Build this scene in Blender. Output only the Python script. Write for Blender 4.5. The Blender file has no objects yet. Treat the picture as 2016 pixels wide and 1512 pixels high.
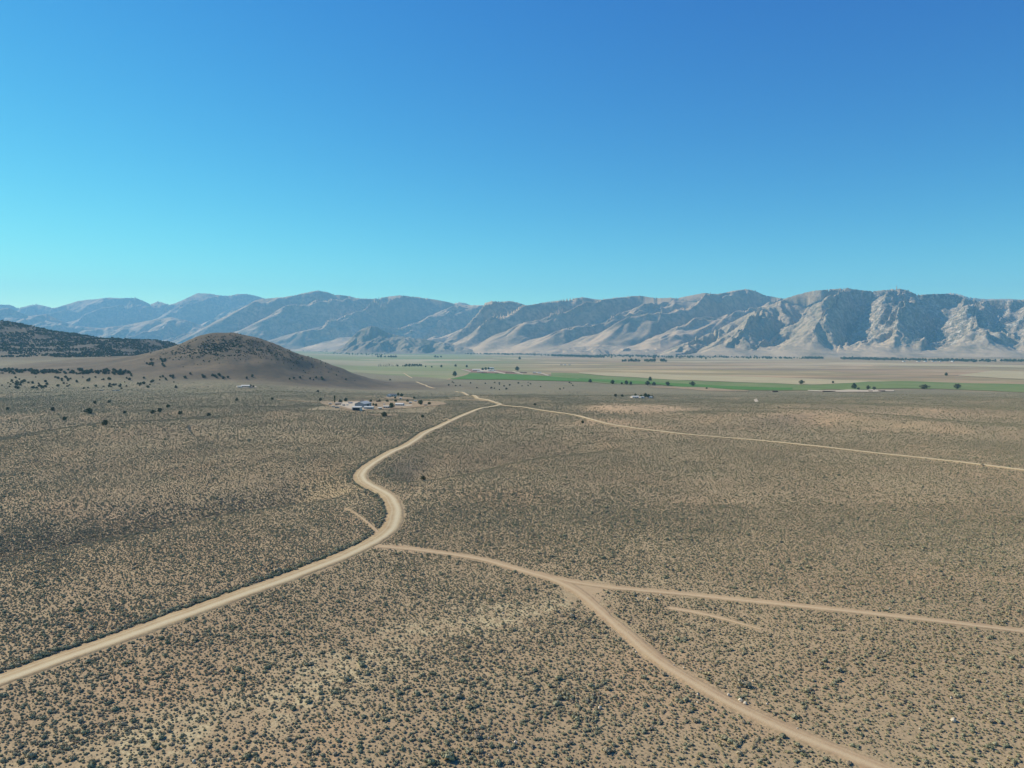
import bpy, math, random
import numpy as np
random.seed(7); np.random.seed(7)
S = bpy.context.scene
C = S.collection
# ------------------------------------------------------------------ camera, sky, sun, exposure
F = 1398.0; CX, CY = 1008.0, 756.0; HOR = 680.0; CAMH = 90.0
PITCH = math.atan((CY - HOR) / F)
cam = bpy.data.objects.new('camera', bpy.data.cameras.new('camera')); C.objects.link(cam)
cam.location = (0, 0, CAMH); cam.rotation_euler = (math.pi/2 - PITCH, 0, 0)
cam.data.sensor_width = 36; cam.data.lens = F/2016*36
cam.data.clip_start = 1; cam.data.clip_end = 90000
S.camera = cam
SUN_EL = math.radians(37); SUN_AZ = math.radians(-62)      # azimuth from +Y, clockwise positive
w = bpy.data.worlds.new("World"); S.world = w; w.use_nodes = True
nt = w.node_tree; nt.nodes.clear()
sky = nt.nodes.new('ShaderNodeTexSky'); sky.sky_type = 'NISHITA'; sky.sun_disc = False
sky.sun_elevation = SUN_EL; sky.sun_rotation = SUN_AZ
sky.altitude = 1500; sky.air_density = 1.25; sky.dust_density = 0.25; sky.ozone_density = 2.2
bg = nt.nodes.new('ShaderNodeBackground'); bg.inputs['Strength'].default_value = 0.12
# the camera's colour response to the sky: one power curve per channel
EXPO = 0.62
sr = nt.nodes.new('ShaderNodeSeparateColor'); sc_ = nt.nodes.new('ShaderNodeCombineColor')
nt.links.new(sky.outputs[0], sr.inputs[0])
for c, (g_, a_) in enumerate(((2.25, 0.70), (1.52, 1.27), (0.76, 1.01))):
    m1 = nt.nodes.new('ShaderNodeMath'); m1.operation = 'MULTIPLY'; m1.inputs[1].default_value = 0.105
    m2 = nt.nodes.new('ShaderNodeMath'); m2.operation = 'POWER'; m2.inputs[1].default_value = g_
    m3 = nt.nodes.new('ShaderNodeMath'); m3.operation = 'MULTIPLY'; m3.inputs[1].default_value = a_/0.12/2**EXPO
    nt.links.new(sr.outputs[c], m1.inputs[0]); nt.links.new(m1.outputs[0], m2.inputs[0]); nt.links.new(m2.outputs[0], m3.inputs[0]); nt.links.new(m3.outputs[0], sc_.inputs[c])
# brighter band of thick air low over the horizon, all round
tc = nt.nodes.new('ShaderNodeTexCoord'); sx_ = nt.nodes.new('ShaderNodeSeparateXYZ'); nt.links.new(tc.outputs['Generated'], sx_.inputs[0])
def wm(op, a, b=None):
    m = nt.nodes.new('ShaderNodeMath'); m.operation = op
    for i, v in enumerate((a, b)):
        if v is None: continue
        if isinstance(v, (int, float)): m.inputs[i].default_value = v
        else: nt.links.new(v, m.inputs[i])
    return m.outputs[0]
band = wm('EXPONENT', wm('MULTIPLY', wm('MAXIMUM', sx_.outputs[2], 0.0), -11.0))
east = wm('ADD', wm('MULTIPLY', sx_.outputs[0], 0.5), 0.5)          # 0 towards the sun's side, 1 away from it
cb = nt.nodes.new('ShaderNodeCombineColor')
for c, (lo, hi) in enumerate(((.45, 2.3), (.04, .80), (0.0, .24))):
    k_ = wm('ADD', wm('MULTIPLY', east, hi-lo), lo+.10)
    nt.links.new(wm('ADD', wm('MULTIPLY', band, k_), 1.0), cb.inputs[c])
mx = nt.nodes.new('ShaderNodeMix'); mx.data_type = 'RGBA'; mx.blend_type = 'MULTIPLY'; mx.inputs[0].default_value = 1.0; mx.clamp_result = False
nt.links.new(sc_.outputs[0], mx.inputs[6]); nt.links.new(cb.outputs[0], mx.inputs[7])
wo = nt.nodes.new('ShaderNodeOutputWorld')
nt.links.new(mx.outputs[2], bg.inputs['Color'])
nt.links.new(bg.outputs[0], wo.inputs[0])
sl = bpy.data.lights.new('sun', 'SUN'); sl.energy = 4.3; sl.angle = math.radians(0.5); sl.color = (1.0, 0.90, 0.71)
so = bpy.data.objects.new('sun', sl); C.objects.link(so)
so.rotation_euler = (math.pi/2 - SUN_EL, 0, math.pi - SUN_AZ)
so.location = (-3000, 2000, 4000)
S.render.engine = 'CYCLES'
S.cycles.max_bounces = 5; S.cycles.diffuse_bounces = 3; S.cycles.volume_bounces = 1
S.cycles.transparent_max_bounces = 8
S.view_settings.view_transform = 'Standard'; S.view_settings.look = 'None'
S.view_settings.exposure = EXPO; S.view_settings.gamma = 1.0

# ------------------------------------------------------------------ numpy helpers
def ss(a, b, x):
    t = np.clip((x - a) / (b - a), 0, 1); return t*t*(3 - 2*t)
def hsh(ix, iy, seed=0):
    with np.errstate(over='ignore'):
        h = (ix.astype(np.int64)*374761393 + iy.astype(np.int64)*668265263 + seed*1442695041) & 0xffffffff
        h = ((h ^ (h >> 13)) * 1274126177) & 0xffffffff
        h = h ^ (h >> 16)
        h = (h * 2246822519) & 0xffffffff
        h = h ^ (h >> 15)
    return h.astype(np.float64) / 4294967295.0
def vn(x, y, seed=0):
    ix = np.floor(x); iy = np.floor(y); fx = x - ix; fy = y - iy
    fx = fx*fx*fx*(fx*(fx*6-15)+10); fy = fy*fy*fy*(fy*(fy*6-15)+10)
    a = hsh(ix, iy, seed); b = hsh(ix+1, iy, seed); c = hsh(ix, iy+1, seed); d = hsh(ix+1, iy+1, seed)
    return (a*(1-fx)+b*fx)*(1-fy) + (c*(1-fx)+d*fx)*fy
def fbm(x, y, seed=0, octv=4):
    s = 0; a = 0.5; t = 0
    for i in range(octv):
        s = s + a*vn(x*2**i + 17.3*i, y*2**i - 9.1*i, seed+i); t += a; a *= 0.5
    return s/t
def pix_dir(px, py):
    u = -(py - CY)/F; cp, sp = math.cos(PITCH), math.sin(PITCH)
    return ((px - CX)/F, cp + u*sp, u*cp - sp)
def tan_el(py):
    u = -(np.asarray(py, float) - CY)/F; cp, sp = math.cos(PITCH), math.sin(PITCH)
    return (u*cp - sp)/(cp + u*sp)
def pix_flat(px, py, h=0.0):
    dx, dy, dz = pix_dir(px, py); k = (h - CAMH)/dz
    return (dx*k, dy*k)
def polydist(x, y, P):
    """distance and signed side (+ = left of travel) and arclength to polyline P"""
    best = np.full(np.shape(x), 1e12); sgn = np.zeros(np.shape(x)); al = np.zeros(np.shape(x)); L = 0
    for (x0, y0), (x1, y1) in zip(P[:-1], P[1:]):
        ex, ey = x1-x0, y1-y0; l2 = ex*ex+ey*ey+1e-9
        t = np.clip(((x-x0)*ex + (y-y0)*ey)/l2, 0, 1)
        qx = x - x0 - t*ex; qy = y - y0 - t*ey; d = qx*qx+qy*qy
        m = d < best; best = np.where(m, d, best)
        sgn = np.where(m, np.sign(ex*qy - ey*qx), sgn); al = np.where(m, L + t*math.sqrt(l2), al)
        L += math.sqrt(l2)
    return np.sqrt(best), sgn, al
def catmull(P, n=8):
    P = [np.array(p, float) for p in P]; P = [2*P[0]-P[1]] + P + [2*P[-1]-P[-2]]; out = []
    for i in range(1, len(P)-2):
        for k in range(n):
            t = k/n
            out.append(0.5*((2*P[i]) + (-P[i-1]+P[i+1])*t + (2*P[i-1]-5*P[i]+4*P[i+1]-P[i+2])*t*t + (-P[i-1]+3*P[i]-3*P[i+1]+P[i+2])*t**3))
    out.append(P[-2]); return [tuple(o) for o in out]

# ------------------------------------------------------------------ terrain height
DRAW = [pix_flat(*p) for p in [(-260,1135),(-100,1100),(30,1068),(150,1048),(280,1022),(400,1000),(520,985),(640,972),(740,957),(830,943),(920,922),(1000,903),(1100,889),(1250,872)]]
RIDGE = [pix_flat(*p) for p in [(-300,930),(-100,903),(0,886),(100,866),(200,850),(300,838),(400,832),(520,834)]]
RDG2 = [pix_flat(*p) for p in [(1390,842),(1500,828),(1600,824),(1750,836),(1900,848),(2100,860),(2300,866)]]
RDG3 = [pix_flat(*p) for p in [(1480,806),(1600,803),(1750,806),(1900,812),(2200,818)]]
RDG4 = [pix_flat(*p) for p in [(880,772),(990,784),(1100,790),(1200,806),(1320,812)]]
HX, HY = (462-CX)/F*2200, 2200.0
HPR = ([0, 79, 157, 252, 346, 425, 500, 600], [134, 124, 99, 75, 45, 20, 4, 0])
HPL = ([0, 60, 110, 180, 270, 400, 560, 760], [134, 122, 101, 71, 42, 24, 11, 0])
L1X = [(p-CX)/F*3600 for p in (-700,-400,-200,0,60,120,180,235,290,335,380,430)]
L1H = [322,292,257,216,176,156,123,131,128,92,52,0]
ROADF = [pix_flat(*p) for p in [(500,1161),(600,1125),(680,1093),(735,1066),(766,1043),(778,1018),(776,995),(765,978),(747,966),(722,953),(710,941),(714,928),(732,913),(770,890),(820,864),(870,837),(920,814),(965,801),(986,796)]]
DRAW = catmull(DRAW, 4); RIDGE = catmull(RIDGE, 5); RDG2 = catmull(RDG2, 4); RDG3 = catmull(RDG3, 4); RDG4 = catmull(RDG4, 4)
EASTF = [pix_flat(*p) for p in [(984,797),(1130,817),(1208,837),(1270,846),(1355,856),(1512,869),(1652,884),(1800,900)]]
def ends(al, P, w=90):
    L = sum(math.hypot(b[0]-a[0], b[1]-a[1]) for a, b in zip(P[:-1], P[1:]))
    return ss(1, w, al)*(1-ss(L-w, L-1, al))
def erosion(x, y, dx, dy):
    ix = np.floor(x); iy = np.floor(y); fx = x-ix; fy = y-iy
    va = np.zeros_like(x); vx = np.zeros_like(x); vy = np.zeros_like(x); wt = np.zeros_like(x)
    for i in (-2, -1, 0, 1):
        for j in (-2, -1, 0, 1):
            hx = hsh(ix-i, iy-j, 5)*0.5; hy = hsh(ix-i, iy-j, 9)*0.5
            px = fx+i-hx; py = fy+j-hy; w_ = np.exp(-(px*px+py*py)*2)
            mag = (px*dx+py*dy)*2*math.pi; c = np.cos(mag)*w_; s = -np.sin(mag)*w_
            va += c; vx += s*dx; vy += s*dy; wt += w_
    return va/wt, vx/wt, vy/wt
def ground_h(x, y):
    x = np.asarray(x, float); y = np.asarray(y, float)
    t = x/np.maximum(y, 1)
    h = -40*ss(900, 2400, y)*ss(-0.42, -0.16, t)
    h = h + 52*ss(1500, 3100, y)*(1-ss(4300, 6000, y))*ss(-0.22, -0.60, t)
    near = 1-ss(2000, 3200, y)
    h = h + near*(9.0*(fbm(x/420, y/420, 3, 2)-0.5) + 6.0*(fbm(x/140, y/140, 8, 2)-0.5))*ss(60, 260, y)
    wob = 14*(fbm(x/60, y/60, 21, 2)-0.5)
    cause = ss(9, 46, np.minimum(polydist(x, y, ROADF)[0], polydist(x, y, EASTF)[0]*.7))
    d, s, al = polydist(x, y, DRAW); d = d*s + wob*0.6
    h = h - 13.0*cause*ends(al, DRAW)*np.where(d > 0, (.45+.55*ss(-40, -100, x))*np.exp(-(d/62)**2), (.45+.55*ss(-40, -100, x))*np.exp(-(d/16)**2))*near
    d, s, al = polydist(x, y, RIDGE); d = d*s; e_ = ends(al, RIDGE, 330)
    h = h + e_*(14.0*np.where(d > 0, np.exp(-(d/42)**2), np.exp(-(d/130)**2)) - 11*np.exp(-((d-115)/60)**2))
    for R, A in ((RDG2, 7.5), (RDG3, 5.0), (RDG4, 4.0)):
        d, s, al = polydist(x, y, R); d = d*s + 2*wob
        h = h + A*(.3+.7*cause)*ends(al, R)*np.where(d > 0, np.exp(-(d/110)**2), np.exp(-(d/36)**2))
    # isolated hill
    ex, ey = x-HX, y-HY
    rr = np.sqrt(ex*ex + (ey*1.15)**2)
    ang = np.arctan2(ey, ex)
    rr = rr*(1 + 0.10*(fbm(ang*2.2+9, rr*0.0015, 31, 3)-0.5))
    k = ss(-120, 120, ex)
    hh = k*np.interp(rr, *HPR) + (1-k)*np.interp(rr, *HPL)
    hh = hh*.875 + (fbm(x/95, y/95, 77, 4)-0.5)*19*ss(4, 60, hh)*(1-.6*ss(105, 130, hh)) - 7*np.abs(fbm(ang*3.3+2, rr*0.002, 33, 2)-.5)*ss(5, 40, hh)*(1-ss(80, 120, hh))*2
    h = h + hh
    # apron west of the hill
    h = h + 14*np.exp(-((x+1250)/330)**2 - ((y-2350)/330)**2)
    # wooded ridge at far left
    cr = np.interp(x, L1X, L1H)
    base = np.maximum(cr-54, 0)
    prof = np.where(y < 3600, ss(2650, 3640, y + 60*(fbm(x/150, y/300, 5, 2)-0.5)), 1-ss(3620, 4700, y))
    bump = base*prof
    h = h + bump + (np.abs(fbm(x/120+3, y/160, 61, 3)-0.5))*-34*ss(2, 90, bump)
    return h
def gh(x, y): return float(ground_h(np.array([x]), np.array([y]))[0])
_ks = np.concatenate([np.linspace(100, 1000, 700), np.geomspace(1001, 16000, 1800)])
def at(px, py):
    """point of the ground seen at photo pixel (px, py)"""
    dx, dy, dz = pix_dir(px, py)
    X, Y, Z = dx*_ks, dy*_ks, CAMH + dz*_ks
    g = ground_h(X, Y); m = np.nonzero(Z <= g)[0]
    if len(m) == 0: i = len(_ks)-1; return (X[i], Y[i], g[i])
    i = m[0]
    if i == 0: return (X[0], Y[0], g[0])
    a = Z[i-1]-g[i-1]; b = g[i]-Z[i]; t = a/(a+b)
    k = _ks[i-1]*(1-t)+_ks[i]*t
    return (dx*k, dy*k, gh(dx*k, dy*k))
def at2(px, py): return at(px, py)[:2]

# ------------------------------------------------------------------ materials
def lin(r, g, b):
    f = lambda c: (c/255/12.92) if c/255 <= 0.04045 else ((c/255+0.055)/1.055)**2.4
    return (f(r), f(g), f(b), 1)
class NT:
    def __init__(s, name, rough=0.95, spec=0.1):
        s.m = bpy.data.materials.new(name); s.m.use_nodes = True; s.t = s.m.node_tree
        s.b = s.t.nodes['Principled BSDF']; s.b.inputs['Roughness'].default_value = rough
        s.b.inputs['Specular IOR Level'].default_value = spec
        s.pos = s.t.nodes.new('ShaderNodeNewGeometry').outputs['Position']
    def n(s, typ, **kw):
        nd = s.t.nodes.new(typ)
        for k, v in kw.items(): setattr(nd, k, v)
        return nd
    def l(s, a, b): s.t.links.new(a, b)
    def noise(s, scale, detail=3, rough=0.5, stretch=None, vec=None, dist=0):
        nd = s.n('ShaderNodeTexNoise'); nd.inputs['Scale'].default_value = scale
        nd.inputs['Detail'].default_value = detail; nd.inputs['Roughness'].default_value = rough
        nd.inputs['Distortion'].default_value = dist
        v = vec or s.pos
        if stretch:
            mp = s.n('ShaderNodeMapping'); mp.inputs['Scale'].default_value = stretch; s.l(v, mp.inputs['Vector']); v = mp.outputs[0]
        s.l(v, nd.inputs['Vector']); return nd.outputs['Fac']
    def vor(s, scale, stretch=None, feat='F1', out='Color'):
        nd = s.n('ShaderNodeTexVoronoi', feature=feat); nd.inputs['Scale'].default_value = scale; v = s.pos
        if stretch:
            mp = s.n('ShaderNodeMapping'); mp.inputs['Scale'].default_value = stretch; s.l(v, mp.inputs['Vector']); v = mp.outputs[0]
        s.l(v, nd.inputs['Vector']); return nd.outputs[out]
    def mr(s, v, a, b, c=0, d=1):
        nd = s.n('ShaderNodeMapRange'); nd.inputs[1].default_value = a; nd.inputs[2].default_value = b
        nd.inputs[3].default_value = c; nd.inputs[4].default_value = d; s.l(v, nd.inputs[0]); return nd.outputs[0]
    def math(s, op, a, b=None):
        nd = s.n('ShaderNodeMath', operation=op, use_clamp=False)
        for i, v in enumerate((a, b)):
            if v is None: continue
            if isinstance(v, (int, float)): nd.inputs[i].default_value = v
            else: s.l(v, nd.inputs[i])
        return nd.outputs[0]
    def mix(s, fac, a, b, mode='MIX'):
        nd = s.n('ShaderNodeMix', data_type='RGBA', blend_type=mode); nd.clamp_factor = True
        for sock, v in ((nd.inputs[0], fac), (nd.inputs[6], a), (nd.inputs[7], b)):
            if isinstance(v, (int, float)): sock.default_value = v
            elif isinstance(v, tuple): sock.default_value = v
            else: s.l(v, sock)
        return nd.outputs[2]
    def ramp(s, fac, stops):
        nd = s.n('ShaderNodeValToRGB'); cr = nd.color_ramp
        while len(cr.elements) < len(stops): cr.elements.new(0.5)
        for e, (p, c) in zip(cr.elements, stops): e.position = p; e.color = c
        s.l(fac, nd.inputs[0]); return nd.outputs[0]
    def attr(s, name, out='Fac'):
        nd = s.n('ShaderNodeAttribute', attribute_name=name); return nd.outputs[out]
    def bump(s, h, strength, dist):
        nd = s.n('ShaderNodeBump'); nd.inputs['Strength'].default_value = strength; nd.inputs['Distance'].default_value = dist
        s.l(h, nd.inputs['Height']); s.l(nd.outputs[0], s.b.inputs['Normal'])
    def out(s, col):
        if isinstance(col, tuple): s.b.inputs['Base Color'].default_value = col
        else: s.l(col, s.b.inputs['Base Color'])
        return s.m
def flatmat(name, col, var=0.12, scale=0.6, rough=0.8, spec=0.2):
    n = NT(name, rough, spec)
    d = tuple(c*(1-var) for c in col[:3])+(1,); e = tuple(min(1, c*(1+var)) for c in col[:3])+(1,)
    return n.out(n.mix(n.noise(scale, 4), d, e))

# albedos
SOIL_A = (0.400, 0.303, 0.180, 1); SOIL_B = (0.360, 0.258, 0.152, 1); SOIL_C = (0.425, 0.330, 0.190, 1)
SCRUB_A = (0.200, 0.186, 0.112, 1); SCRUB_B = (0.236, 0.206, 0.124, 1); SCRUB_C = (0.220, 0.212, 0.112, 1)
def ground_material():
    n = NT('ground_soil')
    big = n.noise(0.012, 4); mid = n.noise(0.12, 4, 0.6); fine = n.noise(1.3, 3, 0.6)
    soil = n.mix(n.mr(big, .35, .65), SOIL_A, SOIL_B)
    soil = n.mix(n.mr(mid, .50, .80), soil, SOIL_C)
    soil = n.mix(n.math('MULTIPLY', n.attr('red'), n.mr(mid, .3, .65)), soil, (0.46, 0.300, 0.170, 1))
    sandm = n.math('MULTIPLY', n.attr('sand'), n.mr(n.noise(0.35, 3), .38, .6))
    soil = n.mix(n.math('MULTIPLY', sandm, 1.0), soil, (0.50, 0.41, 0.24, 1))
    # low dry tufts between the shrubs
    soil = n.mix(n.mr(fine, .48, .66, 0, .62), soil, (0.175, 0.148, 0.092, 1))
    soil = n.mix(n.mr(n.noise(4.0, 2, .6), .56, .72, 0, .5), soil, (0.12, 0.105, 0.07, 1))
    scrub = n.mix(n.mr(n.noise(0.006, 4, .6), .35, .65), SCRUB_A, SCRUB_B)
    scrub = n.mix(n.mr(n.noise(0.02, 4, .6), .5, .7), scrub, SCRUB_C)
    scrub = n.mix(n.mr(n.noise(0.22, 4, .7), .35, .75, 0, 1), n.mix(.5, scrub, (0.06, 0.062, 0.047, 1)), n.mix(.45, scrub, SOIL_A))
    scrub = n.mix(n.math('MULTIPLY', n.attr('red'), n.mr(mid, .3, .55)), scrub, (0.52, 0.37, 0.225, 1))
    col = n.mix(n.attr('veg'), soil, scrub)
    # hill turf
    hill = n.mix(n.mr(n.noise(0.010, 5, .6), .38, .62), (0.120, 0.092, 0.060, 1), (0.165, 0.122, 0.076, 1))
    hill = n.mix(n.mr(n.noise(0.05, 4, .7), .45, .75), hill, (0.085, 0.080, 0.062, 1))
    col = n.mix(n.attr('hill'), col, hill)
    rock = n.mix(n.mr(n.noise(0.05, 5, .75), .42, .62), (0.055, 0.055, 0.045, 1), (0.16, 0.125, 0.09, 1))
    col = n.mix(n.attr('rocky'), col, rock)
    # irrigated and dry valley floor, a patchwork of fields
    cell = n.vor(0.0016, (0.5, 1.0, 1.0))
    sx = n.n('ShaderNodeSeparateColor'); n.l(cell, sx.inputs[0])
    v1 = n.ramp(sx.outputs[0], [(0, (0.17, 0.145, 0.085, 1)), (.3, (0.235, 0.205, 0.125, 1)), (.5, (0.29, 0.225, 0.15, 1)), (.7, (0.20, 0.19, 0.10, 1)), (.86, (0.36, 0.30, 0.19, 1)), (1, (0.42, 0.36, 0.23, 1))])
    v2 = n.ramp(n.noise(0.0016, 5, .62, (.5, 1.0, 1)), [(.34, (0.13, 0.115, 0.075, 1)), (.45, (0.30, 0.23, 0.16, 1)), (.54, (0.17, 0.165, 0.095, 1)), (.64, (0.40, 0.33, 0.21, 1))])
    v = n.mix(1.0, n.mix(.6, v1, v2), (1.30, 1.14, .98, 1), 'MULTIPLY')
    gr = n.ramp(sx.outputs[1], [(0, (0.13, 0.20, 0.07, 1)), (.4, (0.20, 0.235, 0.10, 1)), (.75, (0.27, 0.26, 0.15, 1)), (1, (0.40, 0.35, 0.22, 1))])
    st = n.noise(0.0030, 4, .6, (.22, 1.0, 1), None, .6)
    v = n.mix(n.mr(st, .52, .62, 0, .75), v, (0.19, 0.15, 0.105, 1)); v = n.mix(n.mr(st, .46, .38, 0, .6), v, (0.46, 0.38, 0.25, 1))
    v = n.mix(n.attr('lush'), v, gr)
    col = n.mix(n.attr('valley'), col, v)
    h = n.math('ADD', n.math('MULTIPLY', n.noise(0.9, 4, .6), .5), n.math('MULTIPLY', n.noise(0.15, 3), 1.2))
    n.bump(h, .45, .6)
    return n.out(col)

def build(name, verts, faces, mat, parent=None, smooth=False, attrs=None, uv=None, edges=()):
    me = bpy.data.meshes.new(name)
    if isinstance(verts, np.ndarray) and isinstance(faces, np.ndarray):
        nv, nf, k = len(verts), len(faces), faces.shape[1]
        me.vertices.add(nv); me.vertices.foreach_set('co', verts.astype(np.float32).ravel())
        me.loops.add(nf*k); me.loops.foreach_set('vertex_index', faces.astype(np.int32).ravel())
        me.polygons.add(nf); me.polygons.foreach_set('loop_start', np.arange(0, nf*k, k, dtype=np.int32))
        me.update(calc_edges=True)
    else:
        me.from_pydata([tuple(v) for v in verts], list(edges), [tuple(f) for f in faces])
    if attrs:
        for a, v in attrs.items():
            at_ = me.attributes.new(a, 'FLOAT', 'POINT'); at_.data.foreach_set('value', np.asarray(v, np.float32).ravel())
    if smooth: me.polygons.foreach_set('use_smooth', np.ones(len(me.polygons), bool))
    me.validate(); me.update()
    if mat: me.materials.append(mat)
    o = bpy.data.objects.new(name, me); C.objects.link(o)
    if parent: o.parent = parent
    return o
def tag(o, label=None, cat=None, group=None, kind=None):
    if label: o['label'] = label
    if cat: o['category'] = cat
    if group: o['group'] = group
    if kind: o['kind'] = kind
    return o
def grid_faces(nr, nc):
    i = np.arange(nr-1)[:, None]*nc + np.arange(nc-1)[None, :]
    return np.stack([i, i+1, i+nc+1, i+nc], -1).reshape(-1, 4)
def empty(name, loc, rz=0):
    o = bpy.data.objects.new(name, None); C.objects.link(o); o.location = loc; o.rotation_euler = (0, 0, rz); o.empty_display_size = 0.5
    return o
def copy_tree(o):
    c = o.copy(); C.objects.link(c)
    for ch in list(o.children):
        d = ch.copy(); C.objects.link(d); d.parent = c
        for g in list(ch.children):
            e = g.copy(); C.objects.link(e); e.parent = d
    return c

# ------------------------------------------------------------------ roads (world centrelines from where they run)
def line(pts, n=8): return catmull([at2(*p) for p in pts], n)
MAIN = line([(-330,1452),(-150,1393),(0,1340),(130,1293),(250,1251),(400,1197),(500,1161),(600,1125),(680,1093),(735,1066),(766,1043),(778,1018),(776,995),(765,978),(747,966),(722,953),(710,941),(714,928),(732,913),(770,890),(820,864),(870,837),(920,814),(965,801),(986,796)])
MAINW = 4.4
TRK = line([(748,1076),(800,1080),(860,1087),(920,1096),(970,1106),(1020,1121),(1070,1134),(1100,1144),(1140,1166),(1180,1200),(1240,1253),(1300,1303),(1380,1352),(1460,1396),(1560,1442),(1660,1482),(1740,1514),(1900,1580)])
BRB = line([(1075,1135),(1140,1148),(1200,1156),(1260,1162),(1340,1169),(1420,1177),(1500,1185),(1600,1196),(1700,1206),(1800,1217),(1900,1229),(2016,1243),(2250,1272)])
EAST = line([(984,797),(1020,801),(1080,810),(1130,817),(1163,826),(1208,837),(1270,846),(1355,856),(1430,862),(1512,869),(1652,884),(1800,900),(1900,911),(2016,926),(2250,950)])
NORTH = line([(986,796),(970,791),(954,786),(936,781),(914,774),(897,771)], 5)
NORTH2 = line([(857,765),(840,760),(830,756),(820,752)], 5)
NORTH3 = line([(812,745),(803,740),(795,735)], 5)
SPUR = line([(1318,1197),(1360,1204),(1398,1211),(1444,1224),(1500,1240)])
SPUR2 = line([(750,1056),(738,1042),(728,1033),(711,1019),(694,1008),(679,1001)])
SP3 = line([(836,855),(829,851),(822,850)], 4); SP4 = line([(888,829),(882,826),(878,825)], 4)
DRIVE = line([(962,789),(930,788),(880,787),(829,787),(790,787),(700,787)], 5)
DRIVE2 = line([(700,790),(660,793),(630,793),(590,790),(545,787)], 5)
DRIVE3 = line([(965,802),(920,801),(860,801),(830,800)], 5)
ROADS = [(MAIN, MAINW, 'dirt_road'), (TRK, 2.6, 'dirt_track'), (BRB, 2.2, 'dirt_track'), (EAST, 2.9, 'dirt_road'), (NORTH, 3.6, 'dirt_road'),
         (NORTH2, 3.6, 'dirt_road'), (NORTH3, 3.0, 'dirt_road'), (SPUR, 1.7, 'dirt_track'), (SPUR2, 1.1, 'dirt_track'), (SP3, 1.4, 'dirt_track'),
         (SP4, 1.4, 'dirt_track'), (DRIVE, 2.4, 'dirt_track'), (DRIVE2, 1.6, 'dirt_track'), (DRIVE3, 1.3, 'dirt_track')]
SANDL = [at2(*p) for p in [(60,1530),(180,1495),(280,1470),(360,1452),(450,1440),(560,1385),(640,1330),(700,1290),(775,1255),(830,1243),(960,1222),(1085,1196)]]

# ------------------------------------------------------------------ ground sheet
ys = np.concatenate([np.arange(40, 110, 6), 110*1.0088**np.arange(0, 640)])
ys = ys[ys < 26000]
ts = np.linspace(-1.15, 1.15, 1250)
X = ys[:, None]*ts[None, :]; Y = np.repeat(ys[:, None], len(ts), 1)
Z = ground_h(X, Y)
def ell(px, py, rx, ry, X=X, Y=Y, e=2.0):
    cx, cy = at2(px, py); return np.exp(-(((X-cx)/rx)**2 + ((Y-cy)/ry)**2)**(e/2))
veg = ss(500, 1500, Y + 250*(fbm(X/160, Y/160, 19, 3)-.5))
VE = np.array([at2(*p) for p in [(640,733),(700,733),(887,747),(1080,751),(1199,756),(1342,760),(1480,769.5),(1597,769.5),(1852,767),(2016,773),(2150,775)]])
Yb = np.interp((X/Y), VE[:, 0]/VE[:, 1], VE[:, 1])
valley = ss(-60, 90, Y - Yb + 120*(fbm(X/300, Y/300, 4, 3)-.5))*ss(-0.30, -0.20, X/Y)
valley = np.maximum(valley, ss(3600, 5200, Y)*ss(-0.5, -0.3, X/Y))
lush = np.clip(ss(0.09, -0.12, X/Y + .12*(fbm(X/900, Y/900, 24, 2)-.5))*ss(1900, 3000, Y), 0, 1)*.75
red = np.clip(3.5*ell(1245, 800, 52, 95, e=3) + .9*ell(1310, 805, 60, 60) + .8*ell(1560, 818, 90, 50) + .7*ell(1700, 812, 120, 50) + .5*ell(1180, 832, 60, 30)
              + .5*ell(1850, 820, 120, 40) + .7*ell(370, 715, 0.1, 0.1) + .5*ell(600, 727, 60, 60) + .6*ss(.58, .75, fbm(X/45, Y/45, 51, 3))*ss(2000, 900, Y), 0, 1)
dsand, _, _ = polydist(X, Y, SANDL)
sand = 1.3*np.exp(-(dsand/(7+9*fbm(X/20, Y/20, 13, 2)))**2)*ss(.3, .55, fbm(X/16, Y/16, 12, 3)) + .75*ell(1180, 1172, 5, 12) + .6*ell(1150, 1160, 6, 10)
ddraw, sdr, _ = polydist(X, Y, DRAW)
sand = sand + .5*np.exp(-((ddraw+2)/6)**2)*ss(.4, .6, fbm(X/30, Y/60, 15, 2))
ex, ey = X-HX, (Y-HY)*1.15
hill = 1-ss(430, 720, np.sqrt((ex*.85)**2+ey**2)*(1+.25*(fbm(X/90, Y/90, 41, 2)-.5)))
hill = np.maximum(hill, .75*ss(2250, 2700, Y + 200*(fbm(X/200, Y/200, 42, 3)-.5))*ss(-.28, -.36, X/Y)*(1-ss(5000, 6000, Y)))
wood = ss(2700, 3000, Y)*ss(-0.40, -0.45, X/Y)*(1-ss(5000, 5600, Y))
rocky = np.clip(wood + .8*np.exp(-((X-HX-10)/75)**2-((Y-HY+130)/55)**2)*2*ss(.42, .58, fbm(X/30, Y/30, 44, 3)), 0, 1)
ground = build('ground', np.stack([X, Y, Z], -1).reshape(-1, 3), grid_faces(len(ys), len(ts)), ground_material(), smooth=True,
               attrs=dict(veg=veg, valley=valley, lush=lush, red=red, sand=np.clip(sand, 0, 1), hill=hill, rocky=rocky))
tag(ground, kind='structure')

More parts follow.
